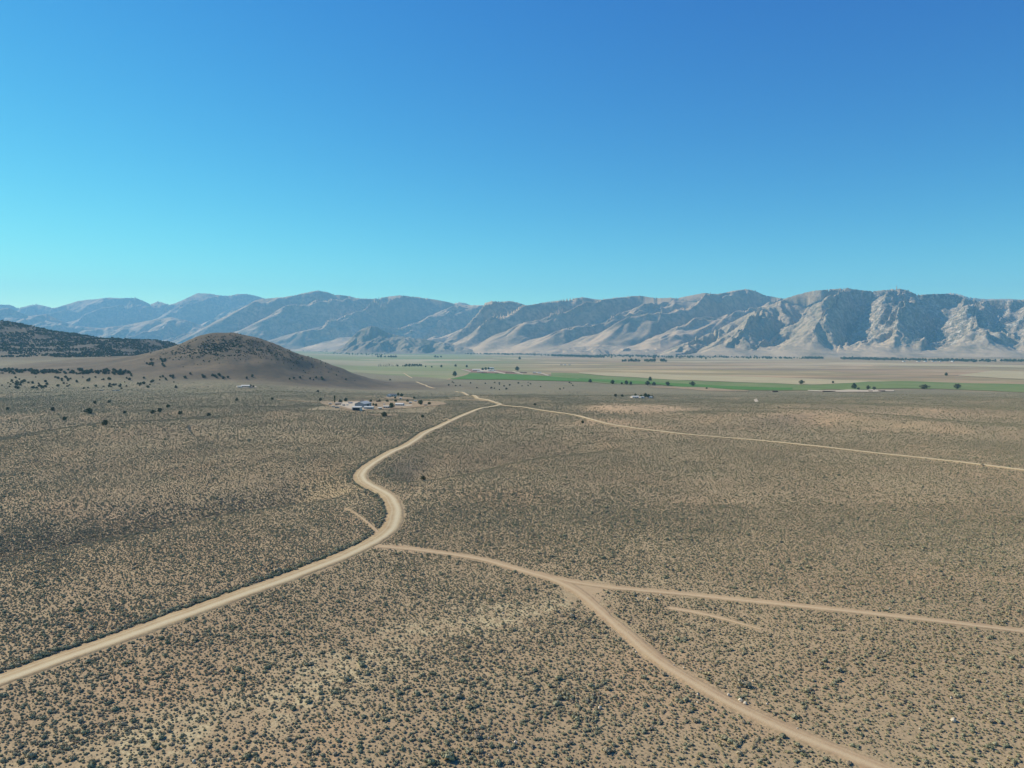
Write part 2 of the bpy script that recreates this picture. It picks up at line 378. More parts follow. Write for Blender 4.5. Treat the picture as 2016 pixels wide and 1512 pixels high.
# ------------------------------------------------------------------ road strips
def road_material(name, base, light, dark):
    n = NT(name)
    u = n.n('ShaderNodeSeparateXYZ'); n.l(n.n('ShaderNodeUVMap').outputs[0], u.inputs[0]); U = u.outputs[0]
    c = n.mix(n.mr(n.noise(.25, 4, .6), .35, .65), base, dark)
    wob = n.math('ADD', U, n.mr(n.noise(.06, 2), 0, 1, -.18, .18))
    d1 = n.math('ABSOLUTE', n.math('ADD', wob, .26)); d2 = n.math('ABSOLUTE', n.math('SUBTRACT', wob, .42))
    c = n.mix(n.mr(d1, .10, .50, .95, 0), c, light)
    c = n.mix(n.mr(d2, .04, .16, .40, 0), c, light)
    c = n.mix(n.mr(n.noise(2.5, 2), .55, .8, 0, .35), c, dark)
    ed = n.math('MULTIPLY', n.mr(n.math('ABSOLUTE', U), .62, .98), n.mr(n.noise(1.1, 3, .6), .42, .58))
    c = n.mix(n.math('MULTIPLY', ed, .75), c, (0.20, 0.165, 0.10, 1))
    n.bump(n.noise(1.5, 3), .3, .2)
    return n.out(c)
RM = road_material('graded_gravel', (0.44, 0.335, 0.190, 1), (0.55, 0.465, 0.300, 1), (0.36, 0.255, 0.140, 1))
RT = road_material('dirt_track_soil', (0.43, 0.315, 0.185, 1), (0.49, 0.375, 0.230, 1), (0.37, 0.255, 0.150, 1))
def strip(name, P, hw, mat, lift=0.10, taper=False, prof=None):
    P = np.array(P); seg = np.hypot(*np.diff(P, axis=0).T); L = np.concatenate([[0], np.cumsum(seg)])
    step = 1.6 if P[:, 1].mean() < 600 else 5
    n = max(6, int(L[-1]/step)); q = np.linspace(0, L[-1], n)
    x = np.interp(q, L, P[:, 0]); y = np.interp(q, L, P[:, 1])
    ks = 9; ker = np.ones(ks)/ks
    xp = np.convolve(np.pad(x, ks//2, 'reflect', reflect_type='odd'), ker, 'valid'); yp = np.convolve(np.pad(y, ks//2, 'reflect', reflect_type='odd'), ker, 'valid')
    x, y = xp, yp
    tx = np.gradient(x); ty = np.gradient(y); tl = np.hypot(tx, ty); nx, ny = -ty/tl, tx/tl
    us = np.array([-1, -.86, -.6, -.3, 0, .3, .6, .86, 1])
    W = np.full(n, hw)
    if taper: W = hw*np.clip(1.15-q/L[-1], .25, 1)
    ja = .20 if hw > 4 else .42
    jl = 1+ja*(fbm(q/9, q*0, 3, 4)-.5)*2 + .14*(np.random.rand(n)-.5); jr = 1+ja*(fbm(q/9, q*0+7, 5, 4)-.5)*2 + .14*(np.random.rand(n)-.5)
    V = []; UV = []
    for k, u in enumerate(us):
        j = np.where(u > 0, jl, jr) if abs(u) > .8 else 1
        ww = u*W*j; vx = x+nx*ww; vy = y+ny*ww
        z = ground_h(vx, vy) + lift + y*0.00025 + (0.10*(1-u*u))
        if abs(u) == 1: z = z - lift*1.6
        V.append(np.stack([vx, vy, z], -1)); UV.append(np.stack([np.full(n, u), q], -1))
    V = np.stack(V, 1).reshape(-1, 3); UV = np.stack(UV, 1).reshape(-1, 2)
    o = build(name, V, grid_faces(n, len(us))[:, ::-1], mat, smooth=True)
    uvl = o.data.uv_layers.new(name='UVMap'); li = np.zeros(len(o.data.loops), np.int32); o.data.loops.foreach_get('vertex_index', li)
    uvl.data.foreach_set('uv', UV[li].astype(np.float32).ravel())
    return tag(o, kind='structure')
lifts = [.16, .10, .08, .12, .14, .14, .14, .06, .06, .06, .06, .10, .08, .08]
for (P, hw, nm), lf in zip(ROADS, lifts):
    strip(nm, P, hw, RM if nm == 'dirt_road' else RT, lf + (.25 if P[0][1] > 700 else 0), taper=P in (SPUR, SPUR2))

JM_ = road_material('junction_soil', (0.42, 0.305, 0.180, 1), (0.44, 0.33, 0.20, 1), (0.34, 0.235, 0.140, 1))
# ------------------------------------------------------------------ fields as sheets draped on the valley floor
def field(name, top, bot, mat, lift=.6, nc=90, nr=14):
    T = np.array([at2(*p) for p in top]); B = np.array([at2(*p) for p in bot])
    def res(P):
        s = np.concatenate([[0], np.cumsum(np.hypot(*np.diff(P, axis=0).T))]); q = np.linspace(0, s[-1], nc)
        return np.stack([np.interp(q, s, P[:, 0]), np.interp(q, s, P[:, 1])], -1)
    T, B = res(T), res(B)
    k = np.linspace(0, 1, nr)[:, None, None]; G = B[None]*(1-k)+T[None]*k
    V = np.concatenate([G, (ground_h(G[..., 0], G[..., 1])+lift+G[..., 1]*2e-4)[..., None]], -1)
    if lift < .3:
        for e_ in (V[0], V[-1], V[:, 0], V[:, -1]): e_[..., 2] -= lift+.06
    o = build(name, V.reshape(-1, 3), grid_faces(nr, nc), mat, smooth=True); return tag(o, kind='structure')
def fieldmat(name, a, b, sc=.01, st=(1, 2.5, 1)):
    n = NT(name); c = n.mix(n.mr(n.noise(sc, 5, .6, st), .35, .65), a, b)
    c = n.mix(n.mr(n.noise(.09, 3, .6), .45, .7, 0, .35), c, tuple(v*.7 for v in a[:3])+(1,))
    return n.out(c)
FG = fieldmat('alfalfa_green', (0.075, 0.165, 0.030, 1), (0.100, 0.190, 0.042, 1))
FP = fieldmat('pasture_green', (0.125, 0.180, 0.050, 1), (0.200, 0.220, 0.090, 1), .006)
FC = fieldmat('cut_hay', (0.43, 0.355, 0.205, 1), (0.36, 0.305, 0.18, 1), .004)
FB = fieldmat('bare_earth', (0.37, 0.27, 0.165, 1), (0.26, 0.195, 0.12, 1), .02, (1, 1, 1))
FW = fieldmat('pale_yard', (0.50, 0.43, 0.32, 1), (0.40, 0.32, 0.23, 1), .05, (1, 1, 1))
FR = fieldmat('red_corral_soil', (0.22, 0.13, 0.09, 1), (0.28, 0.17, 0.115, 1), .05, (1, 1, 1))
field('green_field', [(887,746),(911,741),(928,735),(994,736),(1080,741),(1120,745),(1160,748)], [(887,746.6),(925,747.2),(1000,748),(1080,750),(1120,751),(1160,752)], FG, .9)
field('pasture', [(1085,734),(1140,735.5),(1190,740.6),(1258,744),(1342,749),(1480,754),(1573,758),(1650,756),(1698,752.5),(1772,750.6),(1879,754),(2016,757),(2150,759)],
      [(1085,741),(1120,751),(1199,756),(1275,757.5),(1342,759.5),(1393,764),(1480,769),(1597,769),(1719,766),(1852,766),(2016,773),(2150,776)], FP, .6, 160)
field('green_field', [(1140,745),(1200,748),(1300,754),(1400,759),(1480,762),(1560,764)], [(1140,750),(1200,753),(1300,758),(1400,764),(1480,768),(1560,768)], FG, 1.0)
field('hay_field', [(1140,733.5),(1241,734),(1325,738),(1480,742),(1600,746),(1711,751)], [(1140,735),(1190,740),(1258,743.6),(1342,748.6),(1480,753.6),(1573,757.6),(1650,755.6),(1711,751.6)], FC)
field('hay_field', [(1887,739),(1956,730),(2016,732),(2150,735)], [(1887,740),(1980,745.5),(2016,747),(2150,751)], FC)
field('hay_field', [(1717,720),(1786,717),(1900,717.5),(2016,719),(2150,720)], [(1717,720.4),(1800,721),(1900,722),(2016,724.5),(2150,727)], FC)
field('hay_field', [(1310,708),(1400,705.6),(1500,706),(1560,707)], [(1310,709),(1400,708.6),(1500,709),(1560,708.6)], FC)
field('hay_field', [(970,704.6),(1020,705),(1075,707)], [(970,706),(1020,707.2),(1075,708.4)], FC)
field('bare_ground', [(1280,762),(1340,760.5),(1400,764),(1474,769.5)], [(1280,762.8),(1340,766),(1400,770),(1474,771)], FB)
field('bare_ground', [(1590,768.5),(1650,769),(1719,766.5),(1760,769)], [(1590,770),(1650,772.4),(1719,772.6),(1760,771)], FW, .9)
field('bare_ground', [(886,745),(905,740),(926,734)], [(876,749),(900,747.2),(912,743.5)], FB, .7, 30, 6)
field('farm_yard', [(914,727),(950,728),(980,729),(1010,733)], [(924,733),(950,734.5),(975,735.5),(1020,737)], FR, .6, 50, 8)
field('farm_yard', [(930,726.5),(945,726.5),(962,727.5),(973,729)], [(931,729.5),(945,731.5),(962,732.4),(975,732)], FW, .9, 40, 6)
field('farm_track', [(970,730),(985,733),(996,736)], [(968,731.4),(984,735),(993,736.8)], FW, 1.2, 30, 3)
field('farm_track', [(1010,731),(1022,734),(1032,737.5)], [(1007,731.6),(1018,735),(1028,738)], FW, 1.2, 30, 3)
field('farm_track', [(1052,732.6),(1070,735.6),(1082,739.6)], [(1050,733.8),(1068,737.4),(1078,740.6)], FW, 1.2, 30, 3)
field('farm_track', [(909,727.4),(920,729.4),(928,732.4)], [(908,728),(918,730.6),(925,732.8)], FW, 1.2, 30, 3)
field('dirt_junction', [(1104,1144),(1140,1149.5),(1175,1154),(1205,1158)], [(1118,1160),(1140,1176),(1160,1190),(1172,1198)], JM_, .04, 40, 24)
field('dirt_junction', [(752,1069),(790,1070),(835,1079)], [(728,1079),(785,1089),(840,1091)], JM_, .03, 40, 14)
# homestead bare yard
field('homestead_yard', [(630,791),(660,790.6),(720,790),(790,789.5),(850,790),(880,794)], [(632,794),(650,800),(690,808),(740,807.5),(800,804),(876,797)], FB, .35, 90, 16)
field('homestead_yard', [(672,792),(700,791.5),(730,792)], [(665,799),(700,808.5),(722,807)], FW, .5, 30, 10)
field('homestead_yard', [(778,797.4),(795,797.2),(812,797.4)], [(778,800.6),(795,801),(812,799)], FW, .55, 20, 6)
field('bare_ground', [(730,817),(760,815.8),(784,817)], [(730,818),(757,819),(784,818.2)], FB, .3, 20, 4)
field('bare_ground', [(755,781.5),(790,781),(815,784)], [(765,785.5),(790,786),(815,785.5)], FB, .3, 20, 4)
field('bare_ground', [(1484,787),(1490,785)], [(1487,792),(1494,791)], FW, .3, 6, 4)
field('farm_yard', [(465,761),(484,759),(505,761)], [(466,763.6),(484,764),(505,763.6)], FW, .5, 16, 5)
field('farm_yard', [(1240,780.5),(1262,780.6),(1284,781)], [(1240,784),(1262,784.3),(1284,784)], FW, .4, 16, 5)

# ------------------------------------------------------------------ mountains
def mountain_mat(name, tan_tone, mid, dark, speck=0.0, pale=(0.62, 0.54, 0.42, 1), sc=1.0):
    n = NT(name); tan_tone, mid, dark = [tuple(v*k for v, k in zip(c[:3], (1.62, 1.50, 1.28)))+(1,) for c in (tan_tone, mid, dark)]
    c = n.mix(n.mr(n.noise(.0011*sc, 6, .62), .38, .62), tan_tone, mid)  # tan and middle rock tones mixed at random by noise
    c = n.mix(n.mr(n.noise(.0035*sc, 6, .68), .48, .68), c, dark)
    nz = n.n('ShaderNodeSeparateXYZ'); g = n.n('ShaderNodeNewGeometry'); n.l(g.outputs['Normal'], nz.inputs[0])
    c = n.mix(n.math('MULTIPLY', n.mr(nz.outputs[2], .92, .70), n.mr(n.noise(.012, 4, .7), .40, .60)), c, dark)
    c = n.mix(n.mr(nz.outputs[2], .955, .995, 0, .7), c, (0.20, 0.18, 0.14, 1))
    if speck:
        r = n.attr('rock')
        c = n.mix(n.math('MULTIPLY', r, n.mr(n.noise(.016, 5, .75), .50, .60, 0, speck)), c, pale)
        c = n.mix(n.math('MULTIPLY', r, n.mr(n.noise(.016, 5, .85, None, dist=1.5), .45, .54, speck, 0)), c, (0.055, 0.058, 0.052, 1))
    n.bump(n.noise(.02, 6, .7), .5, 14)
    return n.out(c)
def mrange(name, sky_pts, foot, crest, mat, px0, px1, base=-40, step=1.3, skew=0.0, wl=1500, amp=120, expo=1.3, spur=.28, seed=0, rows=150, rockf=None, rough=0, label=None, spurwl=900, fine=5):
    px = np.arange(px0, px1, step); nr = rows+26
    s = np.concatenate([np.linspace(0, 1, rows), 1+np.linspace(.02, .6, 26)])
    T = tan_el(np.interp(px, *zip(*sky_pts)))
    T = T + (fbm(px/11, px*0, seed+1, 4)-.5)*.0009 + (rough*.0016*(fbm(px/3.5, px*0, seed+5, 3)-.5))
    def env(X_, Y_):
        p = X_/Y_*F + CX
        f0 = np.interp(p, *zip(*foot)); c0 = np.interp(p, *zip(*crest))
        s_ = (Y_-f0)/(c0-f0)
        # spurs run down and towards the left of the crest
        xs = X_ + skew*(c0-Y_)
        q = xs/spurwl + seed*3.1 + .45*fbm(xs/900, Y_/900, seed+2, 3)
        tri = np.abs((q % 1.0)-.62); tri = np.where((q % 1.0) < .62, (q % 1.0)/.62, 1-((q % 1.0)-.62)/.38)   # long sunward flank, short dark one
        tri = .25*tri + .75*tri*tri*(3-2*tri)
        sp = tri*(.55+.9*vn(np.floor(q)+.5, q*0+.5, seed+7))
        s2 = np.clip(s_, 0, None)
        pc = p + (skew*(c0-Y_)/Y_*F)*.55
        Hc = c0*tan_el(np.interp(pc, *zip(*sky_pts))) + CAMH
        up = (Hc-base)*(np.clip(s2, 0, 1)**expo*.8 + .2*np.clip(s2, 0, 1))
        up = up*(1-spur*(1-sp)*np.clip(3.2*s_*(1.12-s_), 0, 1)) + (Hc-base)*spur*.25*sp*np.clip(4*s_*(1-s_), 0, 1)
        dn = (Hc-base)*np.clip(1-(s_-1)*1.1, 0, 1)
        return base + np.where(s_ < 1, up, dn), s_, Hc
    f0 = np.interp(px, *zip(*foot)); c0 = np.interp(px, *zip(*crest))
    Yg = f0[None]+(c0-f0)[None]*s[:, None]; Xg = (px-CX)[None]/F*Yg
    e = 25.0
    h0, sg, Hc = env(Xg, Yg); hx, _, _ = env(Xg+e, Yg); hy, _, _ = env(Xg, Yg+e)
    gx, gy = (hx-h0)/e, (hy-h0)/e
    gl = np.hypot(gx, gy)+1e-4; k = np.minimum(1, gl/.12)/gl
    gx = gx + skew*.8*np.abs(gy); gl = np.hypot(gx, gy)+1e-4; k = np.minimum(1, gl/.12)/gl; dx, dy = gy*k, -gx*k
    a, f, hs_, ax, ay = 1.0, 1.0/wl, 0, 0, 0
    for i in range(fine):
        v, vx, vy = erosion(Xg*f+seed, Yg*f, dx + ay*.9, dy - ax*.9)
        hs_ = hs_ + v*a; ax = ax + vx*a; ay = ay + vy*a; a *= .45; f *= 2
    m = ss(0.02, .35, sg)*(1-.55*ss(.75, 1, sg))
    h = h0 + hs_*amp*m
    if rough: h = h + rough*m*((np.abs(fbm(Xg/160, Yg/160, seed+3, 4)-.5))*-150 + 22*(fbm(Xg/45, Yg/45, seed+4, 3)-.5))
    for it in range(5):
        el = (h-CAMH)/Yg; i = el.argmax(0); J = np.arange(len(px))
        g = (T*Yg[i, J]+CAMH-base)/np.maximum(h[i, J]-base, 20)
        g = np.clip(g, .3, 2.0)
        kw = int(26/step)*2+1; kr = np.hanning(kw+2)[1:-1]; kr /= kr.sum()
        gs_ = np.convolve(np.pad(g, kw//2, 'edge'), kr, 'valid')
        h = base + (h-base)*(gs_[None] if it < 2 else (1+np.clip(np.convolve(np.pad(g, 4, 'edge'), np.array([1, 2, 3, 4, 5, 4, 3, 2, 1])/25, 'valid')-1, -.08, .08)[None]*ss(.45, .95, sg)))
    h[0] = base-25
    V = np.stack([Xg, Yg, h], -1).reshape(-1, 3)
    at_ = None
    if rockf is not None:
        r = np.interp(px, *zip(*rockf))[None]*ss(.10, .45, sg+.25*(fbm(Xg/500, Yg/500, 9, 3)-.5)); at_ = dict(rock=np.clip(r, 0, 1))
    o = build(name, V, grid_faces(nr, len(px)), mat, smooth=True, attrs=at_)
    return tag(o, kind='structure')
M1 = mountain_mat('rocky_mountain', (0.33, 0.265, 0.195, 1), (0.25, 0.205, 0.155, 1), (0.13, 0.12, 0.095, 1), .9)
M2 = mountain_mat('brown_mountain', (0.36, 0.275, 0.195, 1), (0.26, 0.205, 0.15, 1), (0.14, 0.12, 0.095, 1))
M3 = mountain_mat('pale_mountain', (0.40, 0.30, 0.22, 1), (0.25, 0.20, 0.15, 1), (0.13, 0.115, 0.095, 1))
M4 = mountain_mat('far_mountain', (0.36, 0.28, 0.21, 1), (0.20, 0.17, 0.135, 1), (0.11, 0.10, 0.085, 1))
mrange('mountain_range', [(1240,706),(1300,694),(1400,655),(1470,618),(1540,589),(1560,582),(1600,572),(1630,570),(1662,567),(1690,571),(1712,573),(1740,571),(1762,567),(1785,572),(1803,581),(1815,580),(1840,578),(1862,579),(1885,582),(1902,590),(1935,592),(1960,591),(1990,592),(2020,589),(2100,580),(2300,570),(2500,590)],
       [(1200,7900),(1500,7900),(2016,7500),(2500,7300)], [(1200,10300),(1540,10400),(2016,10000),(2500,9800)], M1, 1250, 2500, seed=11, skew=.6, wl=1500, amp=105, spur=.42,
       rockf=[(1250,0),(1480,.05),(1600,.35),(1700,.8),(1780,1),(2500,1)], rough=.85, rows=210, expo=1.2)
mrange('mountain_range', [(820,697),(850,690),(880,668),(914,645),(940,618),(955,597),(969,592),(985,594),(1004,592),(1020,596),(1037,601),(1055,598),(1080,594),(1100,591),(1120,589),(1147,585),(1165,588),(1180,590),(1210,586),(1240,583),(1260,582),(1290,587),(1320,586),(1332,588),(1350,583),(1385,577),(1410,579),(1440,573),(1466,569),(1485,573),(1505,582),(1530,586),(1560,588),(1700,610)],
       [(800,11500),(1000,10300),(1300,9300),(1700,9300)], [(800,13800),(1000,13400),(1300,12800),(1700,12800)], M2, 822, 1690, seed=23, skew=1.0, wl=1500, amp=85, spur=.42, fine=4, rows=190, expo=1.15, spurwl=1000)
mrange('foothill', [(655,692),(675,684),(692,665),(712,648),(732,641),(742,643),(765,656),(800,664),(835,668),(865,672),(900,680),(945,692)],
       [(640,10600),(950,10600)], [(640,11700),(950,11700)], mountain_mat('dark_foothill', (0.20,0.165,0.125,1), (0.17,0.145,0.11,1), (0.09,0.085,0.07,1)), 658, 940, seed=31, skew=.6, wl=600, amp=60, rows=70, rough=.5)
mrange('foothill', [(1040,697),(1080,690),(1140,683),(1180,678),(1250,686),(1290,680),(1330,683),(1390,688),(1440,698)],
       [(1040,9000),(1440,8500)], [(1040,10200),(1440,9700)], M2, 1042, 1438, seed=35, skew=.5, wl=700, amp=40, rows=70)
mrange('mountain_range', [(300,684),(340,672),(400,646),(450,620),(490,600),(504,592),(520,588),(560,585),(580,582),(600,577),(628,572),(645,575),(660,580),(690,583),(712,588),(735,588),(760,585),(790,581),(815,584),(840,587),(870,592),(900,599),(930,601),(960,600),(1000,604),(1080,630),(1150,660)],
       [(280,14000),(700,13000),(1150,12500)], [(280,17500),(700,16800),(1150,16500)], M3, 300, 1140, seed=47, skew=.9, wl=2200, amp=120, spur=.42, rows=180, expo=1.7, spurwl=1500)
mrange('foothill', [(-300,612),(-100,612),(0,609),(20,606),(40,614),(60,622),(95,618),(120,630),(150,642),(200,646),(250,640),(290,632),(340,624),(380,634),(420,648),(470,664),(540,682)],
       [(-300,15000),(540,15500)], [(-300,17500),(540,17500)], M3, -300, 535, seed=53, skew=.5, wl=1300, amp=95, rows=110, expo=1.5, spurwl=900)
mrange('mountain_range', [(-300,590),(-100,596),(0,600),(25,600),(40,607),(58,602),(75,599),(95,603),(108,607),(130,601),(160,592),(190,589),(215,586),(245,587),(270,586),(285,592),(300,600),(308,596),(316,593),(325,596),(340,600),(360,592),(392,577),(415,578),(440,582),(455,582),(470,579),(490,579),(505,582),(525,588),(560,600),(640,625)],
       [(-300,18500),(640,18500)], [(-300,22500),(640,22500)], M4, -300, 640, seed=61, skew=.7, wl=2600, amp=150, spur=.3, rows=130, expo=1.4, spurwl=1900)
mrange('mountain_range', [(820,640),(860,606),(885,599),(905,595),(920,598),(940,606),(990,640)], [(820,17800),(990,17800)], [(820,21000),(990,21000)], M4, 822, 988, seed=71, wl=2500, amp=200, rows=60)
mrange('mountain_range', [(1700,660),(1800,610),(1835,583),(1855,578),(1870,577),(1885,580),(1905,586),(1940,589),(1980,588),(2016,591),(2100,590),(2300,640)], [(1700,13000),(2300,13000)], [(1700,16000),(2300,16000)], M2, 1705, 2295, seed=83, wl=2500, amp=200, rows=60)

# ------------------------------------------------------------------ shrubs
def leafball(n, rx, ry, rz, size, rng, core=True, zc=None, lobes=1, flat=0.0):
    """crown of many small leaf-clump faces around a few lobes, standing on z=0"""
    V = []; Fc = []
    zc = rz*.62 if zc is None else zc
    L = [(0, 0, zc, 1.0)]
    if lobes > 1:
        L = []
        for i in range(lobes):
            a = i*2*math.pi/lobes + rng.uniform(-.5, .5); d = rng.uniform(.25, .55)
            L.append((math.cos(a)*d*rx, math.sin(a)*d*ry, zc*rng.uniform(.8, 1.25), rng.uniform(.5, .75)))
    for i in range(n):
        lx, ly, lz, ls = L[rng.randrange(len(L))]
        th = rng.uniform(0, 2*math.pi); u = rng.uniform(-.55, 1); r = rng.uniform(.72, 1.06)*ls
        c = math.sqrt(max(0, 1-u*u)); p = (lx+rx*r*c*math.cos(th), ly+ry*r*c*math.sin(th), max(size*.2, lz+rz*.62*r*u*(1 if ls == 1 else 1.1)))
        nrm = np.array([c*math.cos(th), c*math.sin(th), u+.25]) + np.array([rng.gauss(0, .55) for _ in range(3)])
        nrm /= np.linalg.norm(nrm)+1e-6
        t = np.cross(nrm, [rng.gauss(0, 1), rng.gauss(0, 1), rng.gauss(0, 1)]); t /= np.linalg.norm(t)+1e-6
        b = np.cross(nrm, t); s = size*rng.uniform(.6, 1.3); k = len(V)
        for a_, b_ in ((-1, -.7), (.9, -1), (1.1, .8), (-.7, 1)):
            V.append(tuple(np.array(p)+t*a_*s*.5+b*b_*s*.5))
        Fc.append((k, k+1, k+2, k+3))
    if core:
        for (lx, ly, lz, ls) in L:
            k = len(V); N = 7
            for j, (zz, rr) in enumerate(((-.5, .55), (.1, .78), (.62, .5))):
                for i in range(N):
                    a = 2*math.pi*i/N; q = rng.uniform(.85, 1.1)
                    V.append((lx+rx*ls*rr*q*math.cos(a), ly+ry*ls*rr*q*math.sin(a), max(.0, lz+rz*.62*zz*ls)))
            V.append((lx, ly, lz+rz*.62*.85*ls))
            for j in range(2):
                for i in range(N):
                    Fc.append((k+j*N+i, k+j*N+(i+1) % N, k+(j+1)*N+(i+1) % N, k+(j+1)*N+i))
            for i in range(N): Fc.append((k+2*N+i, k+2*N+(i+1) % N, k+3*N))
    return V, Fc
def shrub_mat(name, stops, sc=3.0):
    n = NT(name, .9, .15)
    r = n.n('ShaderNodeObjectInfo').outputs['Random']
    c = n.ramp(r, stops); 
    c = n.mix(n.mr(n.noise(sc, 3, .6), .35, .65, 0, .45), c, n.mix(.5, c, (0.30, 0.27, 0.17, 1)))
    return n.out(c)
SB = shrub_mat('sagebrush_leaf', [(0, (0.250, 0.248, 0.150, 1)), (.35, (0.345, 0.328, 0.195, 1)), (.6, (0.410, 0.372, 0.228, 1)), (.8, (0.400, 0.318, 0.215, 1)), (1, (0.480, 0.405, 0.225, 1))])
SY = shrub_mat('rabbitbrush_leaf', [(0, (0.26, 0.24, 0.12, 1)), (.4, (0.22, 0.21, 0.11, 1)), (.75, (0.50, 0.42, 0.22, 1)), (1, (0.40, 0.32, 0.19, 1))])
rng = random.Random(5)
variants = []
for i, (n, rx, ry, rz, sz, lb, m) in enumerate([(90, .62, .55, .62, .24, 1, SB), (110, .75, .6, .6, .23, 3, SB), (80, .5, .55, .55, .22, 1, SB), (130, .85, .75, .62, .25, 4, SB),
                                                (60, .45, .4, .38, .17, 1, SY), (70, .5, .5, .45, .2, 2, SY), (100, .9, .55, .55, .25, 3, SB)]):
    V, Fc = leafball(n, rx, ry, rz, sz, rng, lobes=lb)
    me = bpy.data.meshes.new('sagebrush'); me.from_pydata(V, [], Fc); me.materials.append(m); variants.append(me)
def road_free(x, y, extra=0.0):
    ok = np.ones(len(x), bool)
    for P, hw, nm in ROADS:
        P = np.array(P); mx = 12
        m = (x > P[:, 0].min()-mx) & (x < P[:, 0].max()+mx) & (y > P[:, 1].min()-mx) & (y < P[:, 1].max()+mx) & ok
        if not m.any(): continue
        Q = [tuple(p) for p in (P[::2] if len(P) > 20 else P)] + [tuple(P[-1])]
        d, _, al = polydist(x[m], y[m], Q); idx = np.nonzero(m)[0]
        lim = hw + .7 + extra
        if P is not None and nm == 'dirt_track' and hw < 2: lim = hw + .1 + extra
        ok[idx[d < lim]] = False
    for (x0, x1), (y0, y1), wd in (((at2(1104,1144)[0], at2(1205,1158)[0]), (at2(1160,1192)[1], at2(1104,1144)[1]), .0),):
        a = (x > x0) & (x < x1) & (y > y0) & (y < y1); tt = (x-x0)/(x1-x0); ok &= ~(a & (y > y0 + (y1-y0)*tt*.75) & (np.random.rand(len(x)) < .93))
    return ok
def jgrid(cell, y0, y1, tmax, rot=.5, jit=.95):
    R = y1*math.sqrt(1+tmax*tmax); a = np.arange(-R, R, cell)
    gx, gy = np.meshgrid(a, a); gx = gx.ravel(); gy = gy.ravel()
    x = gx*math.cos(rot)-gy*math.sin(rot); y = gx*math.sin(rot)+gy*math.cos(rot)
    m = (y > y0-2) & (y < y1+2) & (np.abs(x) < tmax*np.maximum(y, 1)+2); x = x[m]; y = y[m]
    x = x+(np.random.rand(len(x))-.5)*cell*jit; y = y+(np.random.rand(len(y))-.5)*cell*jit
    m = (y > y0) & (y < y1) & (np.abs(x) < tmax*y); return x[m], y[m]
pts = []
for (cell, y0, y1, dens, sc) in ((0.86, 118, 450, .80, .435), (1.06, 350, 760, .86, .46), (1.8, 620, 1800, .84, .66)):
    x, y = jgrid(cell, y0, y1, .80)
    d = fbm(x/14, y/14, 91, 3)*.6 + fbm(x/70, y/70, 92, 2)*.4
    p = np.clip(dens + (d-.5)*(.7 if y1 < 500 else .4), .3, 1.0)
    if y0 == 620: p = p*(1-ss(850, 1800, y))
    dd, sd, _ = polydist(x, y, DRAW); dd = dd*sd; p = p*1.12 + .25*np.exp(-((dd-26)/30)**2)*(x < 0)*ss(-60, -110, x)
    dd, sd, _ = polydist(x, y, RIDGE); dd = dd*sd; p = p + .2*np.exp(-((dd-70)/50)**2)
    rd = np.zeros(len(x))
    for a_, q_, r_, t_, w_ in ((1245,800,58,100,1.3), (1310,805,60,60,.8), (1560,818,90,50,.7), (1700,812,120,50,.6), (1180,832,60,30,.4)): rd += w_*ell(q_*0+a_, q_, r_, t_, x, y)
    p = p*(1-np.clip(rd*.85, 0, .8))*(.74+.26*ss(150, 380, y))*(1-.16*ss(.1, .6, x/y))
    p = p*(1-ss(350, 450, y) if y0 == 118 else ss(350, 450, y)*(1-ss(620, 760, y)) if y0 == 350 else ss(620, 760, y))
    m = np.random.rand(len(x)) < p; x, y, d = x[m], y[m], d[m]
    s = sc*np.random.lognormal(-.10, .38, len(x))*(0.92+.35*(d-.3))*(1+.22*(1-ss(140, 280, y)))
    pts.append((x, y, s))
pts = [(a, b, c*(1+.20*ss(-60, -110, a)*np.exp(-((polydist(a, b, DRAW)[0]*polydist(a, b, DRAW)[1]-32)/28)**2))) for a, b, c in pts]
x = np.concatenate([p[0] for p in pts]); y = np.concatenate([p[1] for p in pts]); s = np.concatenate([p[2] for p in pts])
# thicker brush along the berm on the far side of the main road
Pm = np.array(MAIN); bx, by = [], []
segL = np.concatenate([[0], np.cumsum(np.hypot(*np.diff(Pm, axis=0).T))])
for q in np.arange(0, segL[-1], .42):
    i = min(np.searchsorted(segL, q, 'right')-1, len(Pm)-2); t = (q-segL[i])/(segL[i+1]-segL[i]+1e-9)
    c = Pm[i]*(1-t)+Pm[i+1]*t; d = Pm[i+1]-Pm[i]; d = d/(np.hypot(*d)+1e-9); nn = np.array([-d[1], d[0]])
    if c[1] < 330 or random.random() < .35:
        o_ = MAINW+.9+abs(random.gauss(0, 1.5)); pnt = c+nn*o_; bx.append(pnt[0]); by.append(pnt[1])
bx, by = np.array(bx), np.array(by); bs = np.random.lognormal(0.02, .28, len(bx))
x = np.concatenate([x, bx]); y = np.concatenate([y, by]); s = np.concatenate([s, bs])
ok = road_free(x, y); 
# cleared ground
for (px, py, rx, ry) in ((1180,1180,7,14),(1150,1158,7,7)):
    cx, cy = at2(px, py); ok &= ~(((x-cx)/rx)**2+((y-cy)/ry)**2 < 1) | (np.random.rand(len(x)) < .25)
yx0, yy0 = at2(632, 800); yx1, yy1 = at2(875, 790)
ok &= ~((x > yx0) & (x < yx1) & (y > at2(700,809)[1]) & (y < at2(700,789.5)[1]) & (np.random.rand(len(x)) < .85))
dS, _, _ = polydist(x, y, SANDL); ok &= ~((dS < 7) & (np.random.rand(len(x)) < .45))
x, y, s = x[ok], y[ok], s[ok]
z = ground_h(x, y)-.03
yel = np.random.rand(len(x)) < np.clip(.13+.20*ss(-.1, .6, x/y)+.5*(fbm(x/55, y/55, 101, 3)-.5)+.22*np.exp(-(polydist(x, y, DRAW)[0]/7)**2), .02, .6)
